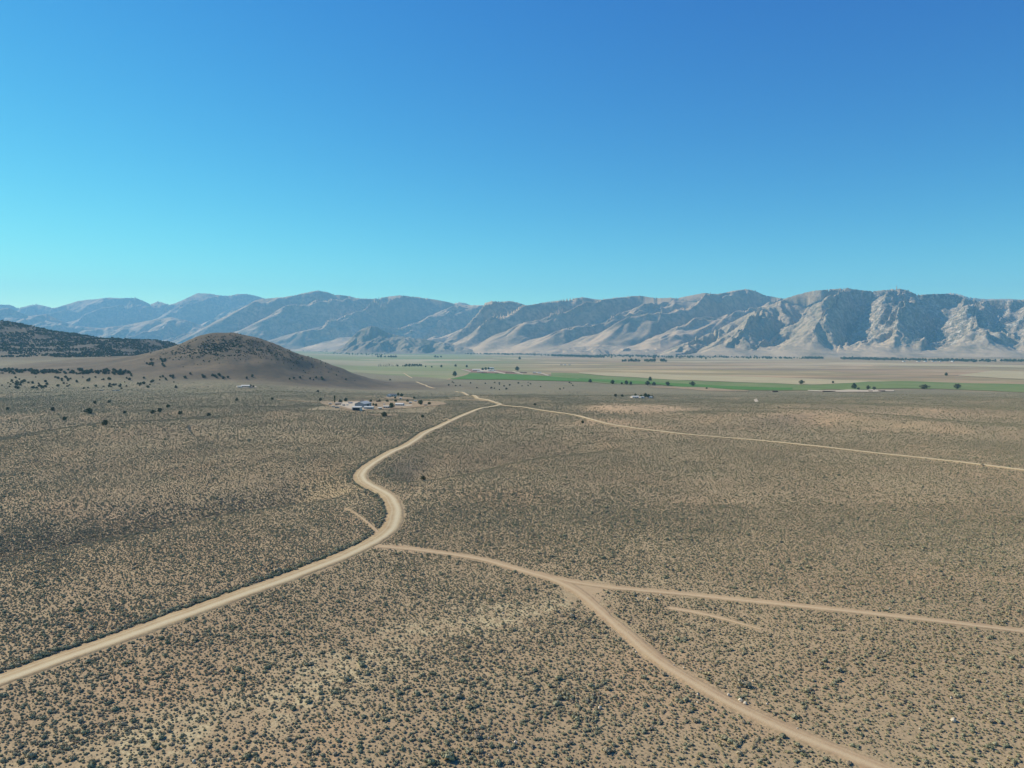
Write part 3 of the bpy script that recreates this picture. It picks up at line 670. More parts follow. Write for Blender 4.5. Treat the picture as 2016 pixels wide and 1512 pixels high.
# small dry tufts between the shrubs
nb = len(x); tx_, ty_ = jgrid(1.05, 118, 400, .80, 1.1, 1.0); m = (np.random.rand(len(tx_)) < .8) & road_free(tx_, ty_, -.5); tx_, ty_ = tx_[m], ty_[m]
x = np.concatenate([x, tx_]); y = np.concatenate([y, ty_]); s = np.concatenate([s, np.random.lognormal(-1.25, .3, len(tx_))]); z = ground_h(x, y)-.03
yel = np.concatenate([yel, np.random.rand(len(tx_)) < .35])
var = np.where(yel, np.random.choice([4, 5], len(x)), np.random.choice([0, 1, 2, 3, 6], len(x), p=[.28, .22, .24, .12, .14]))
rot = np.random.rand(len(x))*6.283
# the 300 that show largest are shrubs of their own
cp, sp = math.cos(PITCH), math.sin(PITCH)
zf = y*cp-(z-CAMH)*sp; pxv = CX+F*x/zf; pyv = CY-F*(y*sp+(z-CAMH)*cp)/zf
rad = np.array([.62, .8, .55, .95, .45, .55, .9])[var]*s
size = np.where((pxv > 2) & (pxv < 2014) & (pyv > 0) & (pyv < 1508), rad/zf, 0)
big = np.argsort(-size)[:300]; selm = np.zeros(len(x), bool); selm[big] = True
src = {}
for i in big:
    v = int(var[i]); o = bpy.data.objects.new('rabbitbrush' if v in (4, 5) else 'sagebrush', variants[v]); C.objects.link(o)
    o.location = (x[i], y[i], z[i]); o.rotation_euler = (0, 0, rot[i]); o.scale = (s[i],)*3
    tag(o, 'pale straw-green low shrub among the sagebrush in the nearest scrub' if v in (4, 5) else 'one of the large rounded grey-green sagebrush bushes on the nearest tan soil', 'shrub',
        'nearest pale low shrubs' if v in (4, 5) else 'nearest sagebrush bushes')
    src.setdefault(v, o)
def scatter(name, x, y, z, s, rot, var, srcs, label):
    me = bpy.data.meshes.new(name); me.from_pydata(list(zip(x.tolist(), y.tolist(), z.tolist())), [], [])
    for nm, typ, val in (('scl', 'FLOAT', s), ('rot', 'FLOAT', rot), ('var', 'INT', var)):
        a = me.attributes.new(nm, typ, 'POINT'); a.data.foreach_set('value', np.asarray(val, np.float32 if typ == 'FLOAT' else np.int32))
    o = bpy.data.objects.new(name, me); C.objects.link(o)
    g = bpy.data.node_groups.new(name, 'GeometryNodeTree')
    g.interface.new_socket('Geometry', in_out='INPUT', socket_type='NodeSocketGeometry')
    g.interface.new_socket('Geometry', in_out='OUTPUT', socket_type='NodeSocketGeometry')
    N = g.nodes; gi = N.new('NodeGroupInput'); go = N.new('NodeGroupOutput'); j = N.new('GeometryNodeJoinGeometry')
    def na(nm, typ):
        a = N.new('GeometryNodeInputNamedAttribute'); a.data_type = typ; a.inputs['Name'].default_value = nm; return a.outputs['Attribute']
    asc, aro, ava = na('scl', 'FLOAT'), na('rot', 'FLOAT'), na('var', 'INT')
    cr = N.new('ShaderNodeCombineXYZ'); g.links.new(aro, cr.inputs[2])
    for k, ob in srcs.items():
        oi = N.new('GeometryNodeObjectInfo'); oi.inputs['Object'].default_value = ob; oi.inputs['As Instance'].default_value = True; oi.transform_space = 'ORIGINAL'
        cm = N.new('FunctionNodeCompare'); cm.data_type = 'INT'; cm.operation = 'EQUAL'; cm.inputs[3].default_value = k; g.links.new(ava, cm.inputs[2])
        ip = N.new('GeometryNodeInstanceOnPoints'); g.links.new(gi.outputs[0], ip.inputs['Points']); g.links.new(cm.outputs[0], ip.inputs['Selection'])
        g.links.new(oi.outputs['Geometry'], ip.inputs['Instance']); g.links.new(cr.outputs[0], ip.inputs['Rotation']); g.links.new(asc, ip.inputs['Scale'])
        g.links.new(ip.outputs[0], j.inputs[0])
    g.links.new(j.outputs[0], go.inputs[0])
    md = o.modifiers.new('scatter', 'NODES'); md.node_group = g
    tag(o, label, name.replace('_', ' '), kind='stuff'); return o
for v in range(7):
    if v not in src:
        i = [q for q in np.argsort(-size) if var[q] == v][0]; selm[i] = True
        o = bpy.data.objects.new('rabbitbrush' if v in (4, 5) else 'sagebrush', variants[v]); C.objects.link(o)
        o.location = (x[i], y[i], z[i]); o.rotation_euler = (0, 0, rot[i]); o.scale = (s[i],)*3
        tag(o, 'pale straw-green low shrub among the sagebrush in the nearest scrub' if v in (4, 5) else 'one of the large rounded grey-green sagebrush bushes on the nearest tan soil', 'shrub',
            'nearest pale low shrubs' if v in (4, 5) else 'nearest sagebrush bushes'); src[v] = o
k = ~selm
print('shrubs', k.sum())
scatter('sagebrush_scrub', x[k], y[k], z[k], s[k], rot[k], var[k], src, 'grey-green sagebrush scrub covering the whole tan plain')

# ------------------------------------------------------------------ trees
TM = flatmat('bark', (0.10, 0.075, 0.055, 1), .3, 2)
def tree_mat(name, a, b):
    n = NT(name, .9, .12); r = n.n('ShaderNodeObjectInfo').outputs['Random']
    return n.out(n.mix(n.mr(n.noise(.7, 3, .6), .35, .65), n.mix(r, a, b), n.mix(.5, a, (0.14, 0.15, 0.07, 1))))
JM = tree_mat('juniper_leaf', (0.062, 0.076, 0.040, 1), (0.085, 0.096, 0.052, 1))
CM = tree_mat('cottonwood_leaf', (0.070, 0.100, 0.042, 1), (0.100, 0.130, 0.055, 1))
GM = tree_mat('willow_leaf', (0.085, 0.10, 0.058, 1), (0.11, 0.12, 0.07, 1))
def trunk_mesh(h, r, limbs, rng):
    V = []; Fc = []
    def tube(p0, p1, r0, r1, n=6):
        p0, p1 = np.array(p0, float), np.array(p1, float); d = p1-p0; d /= np.linalg.norm(d)
        a = np.cross(d, [1, .3, 0]); a /= np.linalg.norm(a); b = np.cross(d, a); k = len(V)
        for p, rr in ((p0, r0), (p1, r1)):
            for i in range(n):
                q = 2*math.pi*i/n; V.append(tuple(p+a*rr*math.cos(q)+b*rr*math.sin(q)))
        for i in range(n): Fc.append((k+i, k+(i+1) % n, k+n+(i+1) % n, k+n+i))
    mid = (rng.uniform(-.1, .1)*h*.3, rng.uniform(-.1, .1)*h*.3, h*.45); top = (mid[0]*1.5, mid[1]*1.5, h*.85)
    tube((0, 0, -.3), mid, r, r*.7); tube(mid, top, r*.7, r*.25)
    for i in range(limbs):
        a = i*2*math.pi/limbs+rng.uniform(-.4, .4); z0 = h*rng.uniform(.3, .6)
        tube((mid[0]*z0/h*2, mid[1]*z0/h*2, z0), (math.cos(a)*h*.28, math.sin(a)*h*.28, z0+h*rng.uniform(.15, .3)), r*.42, r*.13, 5)
    return V, Fc
def crown_mesh(n, H, W, base, size, rng, lobes, shape='round'):
    V = []; Fc = []
    Ls = []
    for i in range(lobes):
        t = (i+.5)/lobes; zz = base+(H-base)*(t*.8+.1)
        if shape == 'round': ww = W*.5*math.sin(math.pi*(.22+.66*t)); 
        elif shape == 'cone': ww = W*.5*(1.05-.75*t)
        else: ww = W*.5*.6
        a = i*2.4+rng.uniform(-.5, .5); d = ww*rng.uniform(.25, .75) if shape != 'column' else ww*.2
        Ls.append((math.cos(a)*d, math.sin(a)*d, zz, ww*rng.uniform(.5, .8), (H-base)*rng.uniform(.16, .26)))
    for i in range(n):
        lx, ly, lz, lr, lh = Ls[rng.randrange(lobes)]
        v = np.array([rng.gauss(0, 1) for _ in range(3)]); v /= np.linalg.norm(v); r = rng.uniform(.55, 1.08)
        p = np.array([lx+v[0]*lr*r, ly+v[1]*lr*r, lz+v[2]*lh*r])
        nn = v+np.array([rng.gauss(0, .6) for _ in range(3)]); nn /= np.linalg.norm(nn)
        t = np.cross(nn, [rng.gauss(0, 1), rng.gauss(0, 1), rng.gauss(0, 1)]); t /= np.linalg.norm(t)+1e-6; b = np.cross(nn, t); s_ = size*rng.uniform(.6, 1.3); k = len(V)
        for a_, b_ in ((-1, -.7), (.9, -1), (1.1, .8), (-.7, 1)): V.append(tuple(p+t*a_*s_*.5+b*b_*s_*.5))
        Fc.append((k, k+1, k+2, k+3))
    return V, Fc
def tree_proto(name, H, W, base, mat, n, lobes, shape, size, limbs=5, seed=1):
    r_ = random.Random(seed); e_ = empty(name, (0, 0, 0))
    V, Fc = trunk_mesh(H, H*.035, limbs, r_); build('trunk', V, Fc, TM, e_)
    V, Fc = crown_mesh(n, H, W, base, size, r_, lobes, shape); build('crown', V, Fc, mat, e_)
    return e_
PR = {'juniper': [tree_proto('juniper_tree', 4.5, 5.2, .2, JM, 420, 9, 'round', .62, 4, 1+i) for i in range(3)],
      'cottonwood': [tree_proto('cottonwood_tree', 14, 13, 2.2, CM, 900, 14, 'round', 1.15, 6, 11+i) for i in range(3)],
      'willow': [tree_proto('willow_tree', 12, 13, 2.0, GM, 620, 13, 'round', 1.15, 7, 21+i) for i in range(2)],
      'poplar': [tree_proto('poplar_tree', 14, 4.6, .6, CM, 520, 9, 'column', .9, 4, 31+i) for i in range(2)]}
used = set(); TREES = []
def tree(kind, px, py, hgt, label, group=None, wide=1.0, pt=None):
    p = PR[kind][len(TREES) % len(PR[kind])]
    t = p if p.name not in used else copy_tree(p)
    used.add(p.name)
    X_, Y_, Z_ = pt or at(px, py)
    H0 = {'juniper': 4.5, 'cottonwood': 14, 'willow': 12, 'poplar': 14}[kind]
    t.location = (X_, Y_, Z_-.1); sc = hgt/H0; t.scale = (sc*wide, sc*wide, sc); t.rotation_euler = (0, 0, random.uniform(0, 6.28))
    tag(t, label, 'tree', group); TREES.append((X_, Y_)); return t
J = 'juniper'
for (px, py, h, lab) in [(104,809,5.5,'dark juniper on the open left plain, left of the largest one'), (127,827,4.5,'small dark juniper standing closer than its neighbours on the left plain'),
        (175,814,7.5,'largest dark round juniper on the open left plain'), (207,837,5.5,'nearest dark juniper just behind the crest of the left rise'),
        (246,814,3.6,'little dark juniper right of the largest one on the left plain'), (301,814,5,'left one of two dark junipers side by side on the left plain'),
        (315,811,5.6,'right and taller one of two junipers side by side on the left plain'), (355,816,4.6,'lone low juniper right of the side-by-side pair'),
        (411,819,4.2,'rightmost lone juniper on the open left plain'), (187,795,5,'dark juniper behind the largest juniper on the left plain'),
        (215,793,4.2,'small juniper behind and right of the largest left-plain juniper'), (331,802,4.4,'small juniper behind the side-by-side junipers'),
        (466,789,4.4,'lone juniper below the white-roofed ranch at the hill foot'), (15,807,4,'low dark bushy juniper at the left edge of the photo'),
        (757,820,6,'wide dark juniper in the bare strip in front of the homestead'), (631,789,5,'lone dark juniper on the plain left behind the homestead'),
        (536,787,4,'lone dark juniper far left of the homestead drive'), (626,772,4.5,'lone juniper on the plain behind the homestead poplar'),
        (681,748,5,'juniper at the right foot of the brown hill'), (768,749,6,'larger juniper right of the hill foot, near the far road'),
        (832,822,3.6,'small juniper in front and right of the homestead'), (1212,781,5.5,'left one of two dark bushes left of the small white farmhouse'),
        (1225,781,4.5,'right one of two dark bushes left of the small white farmhouse'), (1053,798,3.5,'lone dark juniper just behind the east road'),
        (1147,833,3.2,'lone small juniper in front of the east road bend'), (833,945,3.0,'dark bush in the draw right of the curving road')]:
    tree(J, px, py, h, lab, 'junipers on the open plain', 1.1)
C_ = 'cottonwood'
for (kind, px, py, h, lab, wd) in [(C_,895,741,21,'large dark cottonwood at the left tip of the bright green field',1), (C_,869,723.5,16,'small tree left of the far farm, furthest left of three',1),
        (C_,897,722.5,16,'middle small tree left of the far farm',1), (C_,919,723.5,15,'small tree nearest the left side of the far farm',1), ('willow',1018,730.5,24,'tall loose green tree right of the far farm behind the green field',.8),
        (C_,1162,754,13,'dark compact tree at the pasture edge, leftmost of the row',1), (C_,1206,756,14,'wide dark green tree, second from the left along the pasture edge',1.2),
        (C_,1224,757,8,'low tree left of the bright green clump on the pasture edge',1.2), (C_,1233,757.5,14,'bright green spreading tree left in the pasture clump',1.1),
        (C_,1242,757.5,11,'green tree right in the pasture clump with dark shade beneath',1.0), (C_,1275,759,15,'dark tree in front of the tallest one at the pasture clump',1.2),
        (C_,1280,751,17,'tall tree standing in the pasture behind the dark pair',.8), (C_,1287,759,11,'low wide tree, right of the dark pair on the pasture edge',1.4),
        ('willow',1314,759.5,14,'pale round tree between the dark pair and the bare tan strip',1), ('willow',1363,760.5,16,'pale tree with fanned limbs above the tan strip',1.05),
        (C_,1391,766,5,'very small bush tree on the bare tan strip',1.5), ('willow',1578,757,15,'umbrella shaped pale tree at the edge of the cut hay field',1.1),
        ('willow',1640,755,9,'little tree alone in the cut hay field',.8), (C_,1681,766,17,'dense dark tree left of the long brown sheds',1), (C_,1690,768,8,'low tree right against the dense dark tree by the sheds',1.1),
        ('willow',1709,767,12,'grey bare-limbed tree above the brown sheds',.9), ('willow',1721,768,10,'smaller grey tree right above the brown sheds',1),
        ('willow',1820,766,13,'wide flat grey tree at the pasture edge far right',1.9), ('willow',1885,766,15,'rightmost fan shaped grey tree at the pasture edge',1.2),
        ('poplar',659,793,12,'tall narrow poplar beside the small tan house',1), (C_,670,795,7,'round dark tree behind the small tan house',1), (C_,681,791,6.5,'round dark tree right of the tan house, apart from it',1.15),
        (C_,771,804,8,'big dark tree at the right end of the pinkish trailer',1.1), (C_,828,797,7.5,'dark round tree at the right end of the homestead clearing',1.2), (C_,845,797,4.5,'low wide bushy tree furthest right at the homestead',1.4),
        (C_,784,779,6,'tree right against the upper white house',1), (C_,791,781,7,'darker tree furthest right at the upper white house',.9), (C_,778,785,4,'low green tree in front of the upper white house',1.2),
        (C_,815,785,4,'small dark tree along the drive above the homestead',1.3), (C_,740,800,4.5,'small green tree between the two sheds and the pinkish trailer',1), (C_,735,799,4,'small green tree right behind the low right shed',1),
        (C_,1271,783.5,9,'darkest tree at the small white farmhouse in the middle plain',1), (C_,1262,783,6,'small tree right beside the small white farmhouse',1), (C_,1277,783.5,7,'grey-green tree right of the darkest farmhouse tree',1.1),
        (C_,1284,783.5,5,'rightmost low tree of the small white farmhouse',1.2), (C_,1251,779.5,5,'tree behind the small white farmhouse roof',1.1), (C_,493,762.5,6,'dark tree right of the white ranch roof at the hill foot',1.1), (C_,499,763,5,'low dark tree furthest right at the hill foot ranch',1.2),
        (C_,950,729,13,'left dark tree among the white farm buildings',1.3), (C_,956,729,15,'middle dark tree among the white farm buildings',1.2), (C_,962,728,13,'dark tree against the tallest white farm building',1),
        (C_,850,724,11,'small lone tree just right of the poplar rows',1), (C_,838,723,10,'small tree at the right end of the poplar rows',1), (C_,1863,740,14,'lone small grey tree beside the far right hay field',1),
        (C_,1023,708.5,30,'lone tree far out in the green valley floor',.8)]:
    tree(kind, px, py, h, lab, None, wd)
for px in (730, 747, 762, 779, 802): tree(C_, px, 791.5, 4.2, 'small dark tree in the evenly spaced row along the homestead back drive', 'row of young trees behind the homestead', 1.35)
for px in np.concatenate([np.linspace(745, 783, 16), np.linspace(794, 830, 17)]): tree('poplar' if px < 782 else C_, px+random.uniform(-1, 1), 721.3+random.uniform(-.8, .8), random.uniform(9, 17), 'tree in one of the two dark rows beside the small green field', 'tree rows left in the valley', 1.0)
for px in [1226,1231,1238,1243,1247,1252,1258,1270,1274,1277,1281,1284,1288,1302,1307,1311]: tree(C_, px, 712.5+random.uniform(-.3, .3), random.uniform(18, 28), 'blue-green tree in the clump far out in the valley below the town', 'trees far out in the valley', 1.2)
for px in [744,750,758,765,770,775,779,857,862,868]: tree(C_, px, 704+random.uniform(-.3, .3), random.uniform(18, 26), 'hazy tree in the thin line across the green valley floor', 'thin tree line in the green valley', 1.4)
# junipers of the left woodland
def jrand(n, x0, x1, y0, y1, hmin, hmax, lab, grp, dens=None):
    c = 0
    while c < n:
        px = random.uniform(x0, x1); py = random.uniform(y0, y1)
        if dens and random.random() > dens(px, py): continue
        tree(J, px, py, random.uniform(hmin, hmax), lab, grp, random.uniform(.9, 1.3)); c += 1
jrand(175, -5, 262, 725, 738, 3, 7.5, 'dark juniper in the dense belt below the wooded ridge at left', 'junipers of the dense belt', lambda a, b: 1-abs((b-731.5-a*.012)/5)**2*.9)
jrand(105, -5, 350, 743, 766, 2.6, 6, 'dark juniper scattered below the dense belt on the left slope', 'junipers scattered below the belt', lambda a, b: max(.1, 1-a/380)*(.35+(hsh(np.array([a//22]), np.array([b//7]), 3)[0] > .45)))
jrand(18, 255, 520, 737, 746, 4, 7, 'dark juniper along the foot of the brown hill', 'junipers along the hill foot')
jrand(10, 540, 640, 744, 749, 4, 6, 'dark juniper in the thin line past the hill foot', 'junipers past the hill foot')
jrand(12, 285, 330, 706, 722, 5, 8, 'dark juniper in the small group on the hill shoulder', 'junipers on the hill shoulder')
jrand(30, 880, 1130, 752, 768, 3, 5, 'small dark bush dotted over the plain below the green field', 'bushes below the green field')
# woodland on the ridge and the dark patch on the hill: one mass
jx = np.random.uniform(-3900, -1500, 26000); jy = np.random.uniform(2700, 3900, 26000)
m = (jx/jy < -.46) & (fbm(jx/90, jy/90, 66, 3) > .375 + .14*ss(3000, 2700, jy)) & (jx/jy > -1.0)
jx, jy = jx[m], jy[m]
hx_ = np.random.normal(HX+15, 70, 1500); hy_ = np.random.normal(HY-150, 48, 1500)
m = fbm(hx_/25, hy_/25, 67, 2) > .44; hx_, hy_ = hx_[m], hy_[m]
h2x = np.random.normal(HX+170, 70, 300); h2y = np.random.normal(HY-110, 50, 300)
jx = np.concatenate([jx, hx_, h2x]); jy = np.concatenate([jy, hy_, h2y]); jz = ground_h(jx, jy)-.2
tw = {0: [c for c in PR[J][0].children if c.name.startswith('crown')][0], 1: [c for c in PR[J][1].children if c.name.startswith('crown')][0]}
scatter('juniper_woodland', jx, jy, jz, np.where(jx > -1500, .5, 1.05)*np.random.lognormal(0, .25, len(jx)), np.random.rand(len(jx))*6.28, np.random.randint(0, 2, len(jx)), tw, 'dark juniper woodland covering the left ridge and the dark hill top')
# far tree belts
bxs, bys = [], []
def belt(pxa, pxb, pya, pyb, n, j=.5):
    for _ in range(n):
        t = random.random(); px = pxa+(pxb-pxa)*t; py = pya+(pyb-pya)*t+random.gauss(0, j)
        dx, dy, dz = pix_dir(px, py); kk = (-40-CAMH)/dz if dz < -.005 else 14000
        bxs.append(dx*kk); bys.append(dy*kk)
belt(1655,1860,706.8,710.8,210,.6); belt(1655,1780,706.8,709,70,.5); belt(1585,1620,706,706,90,.4); belt(1860,1895,710.5,711,60,.5); belt(1895,1960,711.5,712,50,.7); belt(1970,2080,711.5,713,150,.5)
belt(1512,1585,706,706.5,40,.4); belt(1085,1190,700.5,703.5,420,.7); belt(1008,1090,697.5,700,160,.5); belt(880,1010,695,698,420,.7); belt(560,880,692,694,420,.9)
belt(1180,1400,701,704,260,1.2); belt(1400,1520,703,706,80,1.0); belt(640,760,697,700,60,1.0); belt(1130,1260,698,701,150,.8)
bxs, bys = np.array(bxs), np.array(bys); bz = ground_h(bxs, bys)-.3
tb = {i: [c for c in PR[C_][i].children if c.name.startswith('crown')][0] for i in range(3)}
scatter('distant_trees', bxs, bys, bz, np.random.uniform(.7, 1.6, len(bxs)), np.random.rand(len(bxs))*6.28, np.random.randint(0, 3, len(bxs)), tb, 'belt of dark trees along the far edge of the valley')

# ------------------------------------------------------------------ buildings
WHT = flatmat('white_siding', (0.60, 0.57, 0.51, 1), .1); TAN = flatmat('tan_siding', (0.42, 0.34, 0.25, 1), .1); PNK = flatmat('pink_siding', (0.55, 0.42, 0.36, 1), .1)
GRY = flatmat('grey_siding', (0.30, 0.30, 0.31, 1), .1); DRK = flatmat('dark_opening_and_shade', (0.035, 0.035, 0.04, 1), .1); BRN = flatmat('brown_timber', (0.12, 0.08, 0.055, 1), .2)
MET = flatmat('pale_metal_roof', (0.46, 0.46, 0.43, 1), .12, .3, .6, .2); RGD = flatmat('dark_shingle', (0.13, 0.125, 0.125, 1), .2); GLS = flatmat('window_glass', (0.05, 0.065, 0.08, 1), .1, 1, .15, .5)
def box(x0, x1, y0, y1, z0, z1, V, Fc):
    k = len(V); V += [(x0,y0,z0),(x1,y0,z0),(x1,y1,z0),(x0,y1,z0),(x0,y0,z1),(x1,y0,z1),(x1,y1,z1),(x0,y1,z1)]
    Fc += [(k,k+3,k+2,k+1),(k+4,k+5,k+6,k+7),(k,k+1,k+5,k+4),(k+1,k+2,k+6,k+5),(k+2,k+3,k+7,k+6),(k+3,k,k+4,k+7)]
def gable(name, px, py, L, W, H, R, rz, wm, rm, label, cat='building', door=True, wins=2, big=False, shed=False, group=None, pt=None):
    """L along local x (ridge), W along y, wall height H, ridge rise R"""
    e_ = empty(name, pt or at(px, py), rz); a, b = L/2, W/2
    if shed:
        V = [(-a,-b,-.6),(a,-b,-.6),(a,b,-.6),(-a,b,-.6),(-a,-b,H),(a,-b,H),(a,b,H+R),(-a,b,H+R)]
        Fc = [(0,1,5,4),(1,2,6,5),(2,3,7,6),(3,0,4,7),(0,3,2,1),(4,5,6,7)]
    else:
        V = [(-a,-b,-.6),(a,-b,-.6),(a,b,-.6),(-a,b,-.6),(-a,-b,H),(a,-b,H),(a,b,H),(-a,b,H),(-a,0,H+R),(a,0,H+R)]
        Fc = [(0,1,5,4),(2,3,7,6),(1,2,6,9,5),(3,0,4,8,7),(0,3,2,1),(4,5,9,8),(6,7,8,9)]
    build('wall', V, Fc, wm, e_)
    o = .45; t = .18; V = []; Fc = []
    if shed:
        s_ = R/W; P = [(-b-o, H-o*s_), (b+o, H+R+o*s_)]
        prof = [(P[0][0], P[0][1]+.02), (P[1][0], P[1][1]+.02), (P[1][0], P[1][1]+t), (P[0][0], P[0][1]+t)]
    else:
        s_ = R/b; prof = [(-b-o, H-o*s_+.02), (0, H+R+.02), (b+o, H-o*s_+.02), (b+o, H-o*s_+t), (0, H+R+t), (-b-o, H-o*s_+t)]
    n_ = len(prof)
    for xx in (-a-o, a+o):
        for (yy, zz) in prof: V.append((xx, yy, zz))
    for i in range(n_): Fc.append((i, (i+1) % n_, n_+(i+1) % n_, n_+i))
    Fc.append(tuple(range(n_-1, -1, -1))) if n_ == 4 else Fc.extend([(0, 5, 4, 1), (1, 4, 3, 2)])
    Fc.append(tuple(range(n_, 2*n_))) if n_ == 4 else Fc.extend([(n_, n_+1, n_+4, n_+5), (n_+1, n_+2, n_+3, n_+4)])
    build('roof', V, Fc, rm, e_)
    if door:
        V = []; Fc = []; dw, dh = (min(L*.36, 5.5), min(H*.86, 4.2)) if big else (1.1, 2.1)
        box(-dw/2, dw/2, -b-.06, -b+.05, 0, dh, V, Fc); build('door', V, Fc, DRK if big else BRN, e_)
    for i in range(wins):
        V = []; Fc = []; cx_ = (-a*.62 if i % 2 == 0 else a*.62); 
        if i < 2: box(cx_-.7, cx_+.7, -b-.05, -b+.05, 1.0, 2.1, V, Fc)
        else: box(-a-.05, -a+.05, -.7+(i-2.5)*2, .7+(i-2.5)*2, 1.0, 2.1, V, Fc)
        build('window', V, Fc, GLS, e_)
    return tag(e_, label, cat, group)
gable('metal_barn', 715, 801.5, 22, 15, 5.6, 2.8, math.radians(74), GRY, MET, 'largest homestead barn with pale blue metal roof', 'barn', big=True, wins=0)
gable('shed', 703, 808, 12, 7, 4.4, 1.0, math.radians(-6), WHT, MET, 'white shed with dark open-looking shaded front, nearest at the homestead', 'shed', big=False, door=False, wins=0, shed=True)
sh = bpy.context.scene.collection.objects[-1]
e = [o for o in C.objects if o.get('label', '').startswith('white shed with dark open')][0]
V = []; Fc = []; box(-4.9, 4.9, -3.57, -3.4, .1, 3.9, V, Fc); build('front_shade', V, Fc, DRK, e)  # dark panel paints the shade of the unlit front wall
gable('shed', 726, 805.5, 13, 6, 3.0, .9, math.radians(-4), WHT, MET, 'low right shed with pale roof beside the largest barn', 'shed', door=False, wins=0, shed=True)
e = [o for o in C.objects if o.get('label', '').startswith('low right shed')][0]
V = []; Fc = []; box(-5.8, 5.8, -3.07, -2.9, .1, 2.5, V, Fc); build('front_shade', V, Fc, GRY, e)  # grey panel over the white front, its shade put in as colour
gable('small_house', 666, 797.5, 9, 7, 2.8, 1.6, math.radians(10), TAN, TAN, 'small tan house under the narrow poplar', 'house')
gable('mobile_home', 762, 803.5, 10, 4.5, 2.7, .7, math.radians(-5), PNK, WHT, 'pinkish mobile home beside the big dark tree', 'trailer', wins=3)
gable('ranch_house', 787, 799, 12, 8, 2.9, 1.4, math.radians(-8), GRY, WHT, 'long low house with bright roof right of the pinkish trailer', 'house', wins=2)
gable('farmhouse', 773, 780, 15, 8, 3.0, 2.0, math.radians(-4), WHT, RGD, 'upper white house with dark roof above the homestead', 'house', wins=2)
gable('garage', 765.5, 781.5, 6, 6, 3.0, 1.6, math.radians(70), WHT, MET, 'white garage at the left end of the upper house', 'garage', big=True, wins=0)
gable('tool_shed', 789, 786, 3, 3, 2.4, .6, 0, WHT, MET, 'tiny white shed in front of the upper house', 'shed', wins=0)
gable('farmhouse', 1250, 783.5, 12, 7, 2.6, 1.4, math.radians(8), WHT, WHT, 'small white farmhouse alone on the middle plain', 'house', wins=2)
gable('shed', 1264, 784, 7, 5, 2.6, .8, .2, WHT, MET, 'little pale shed right of the small white farmhouse', 'shed', wins=0)
gable('shed', 1281, 784, 6, 4, 2.4, .8, -.2, WHT, MET, 'little pale shed at the right end of the small white farmhouse yard', 'shed', wins=0)
gable('ranch_house', 484, 762.5, 17, 10, 3.2, 1.8, .1, TAN, WHT, 'white-roofed ranch house at the foot of the brown hill', 'house', wins=2)
gable('shed', 472, 763, 8, 6, 2.6, .8, -.1, WHT, WHT, 'small white shed left of the hill foot ranch house', 'shed', wins=0)
for (px, py, L, W, H, rz, wm, rm, lab) in [(937,730,38,18,5,.2,TAN,MET,'wide pale-roofed farm shed at the left of the far farm'), (945,733,30,14,4,.1,TAN,WHT,'low pale farm shed in front of the farm trees'),
        (968,727,24,16,8,-.1,WHT,MET,'tallest white farm building behind the dark trees'), (966,731,28,14,5,.1,WHT,MET,'white farm building in front of the tallest one'), (973,730,16,10,4,.3,GRY,WHT,'small grey farm shed furthest right at the far farm'),
        (953,734.6,26,5,2.2,.05,BRN,BRN,'long low brown shed at the edge of the green field'), (978,735.4,18,5,2.2,-.05,BRN,BRN,'second low brown shed along the green field edge')]:
    gable('farm_shed', px, py, L, W, H, H*.3, rz, wm, rm, lab, 'shed', wins=0, big=True)
for (px, py, L, lab) in [(1632,771.6,30,'longest low brown shed on the pale strip at right'), (1714,771.4,8,'shortest low brown shed beside the grey trees'), (1736,770.6,14,'low brown shed furthest right on the pale strip'), (1526,771.8,12,'low dark shed alone left of the pale strip')]:
    gable('cattle_shed', px, py, L, 5, 2.2, .5, .02, BRN, BRN, lab, 'shed', wins=0, door=False)
# stacked dark hay along the far farm
for i, (px, w_) in enumerate([(1004, 42), (1030, 34)]):
    gable('haystack', px, 734.5, w_, 8, 3, 1.2, -.03, flatmat('weathered_hay', (0.22, 0.13, 0.085, 1), .2), flatmat('weathered_hay_top', (0.24, 0.15, 0.10, 1), .2), ['long reddish stack right of the far farm, nearer the farm', 'shorter reddish stack right of the far farm, farther from it'][i], 'haystack', door=False, wins=0)
for i, px in enumerate((1052, 1062, 1105, 1112, 1121)): gable('far_shed', px if px > 1100 else px, 718.8 if px > 1100 else 735, 16, 9, 4, 1.5, .1*i, WHT if i % 2 else TAN, MET, ['tan far shed beside the reddish stacks', 'white far shed beside the reddish stacks', 'leftmost tiny building of the mid-valley farm', 'white middle building of the mid-valley farm', 'rightmost tiny building of the mid-valley farm'][i], 'shed', door=False, wins=0)
# the far town: houses too small to show parts
hp = []
for i in range(70):
    px = random.gauss(1205, 38); py = 700.5-max(0, 4.0*math.exp(-((px-1215)/45)**2)*random.random())
    V = []; Fc = []; L, W, H = random.uniform(14, 26), random.uniform(10, 16), random.uniform(4, 6); a, b = L/2, W/2
    V = [(-a,-b,-1),(a,-b,-1),(a,b,-1),(-a,b,-1),(-a,-b,H),(a,-b,H),(a,b,H),(-a,b,H),(-a,0,H+3),(a,0,H+3)]
    Fc = [(0,1,5,4),(2,3,7,6),(1,2,6,9,5),(3,0,4,8,7),(0,3,2,1),(4,5,9,8),(6,7,8,9)]
    dx, dy, dz = pix_dir(px, py); kk = min((-40-CAMH)/dz, 9000)
    o = build('town_house', V, Fc, [WHT, TAN, MET][i % 3]); o.location = (dx*kk, dy*kk, ground_h(np.array([dx*kk]), np.array([dy*kk]))[0]); o.rotation_euler = (0, 0, random.uniform(0, 3))
    tag(o, 'tiny pale house in the far town at the foot of the mountains', 'house', 'houses of the far town')
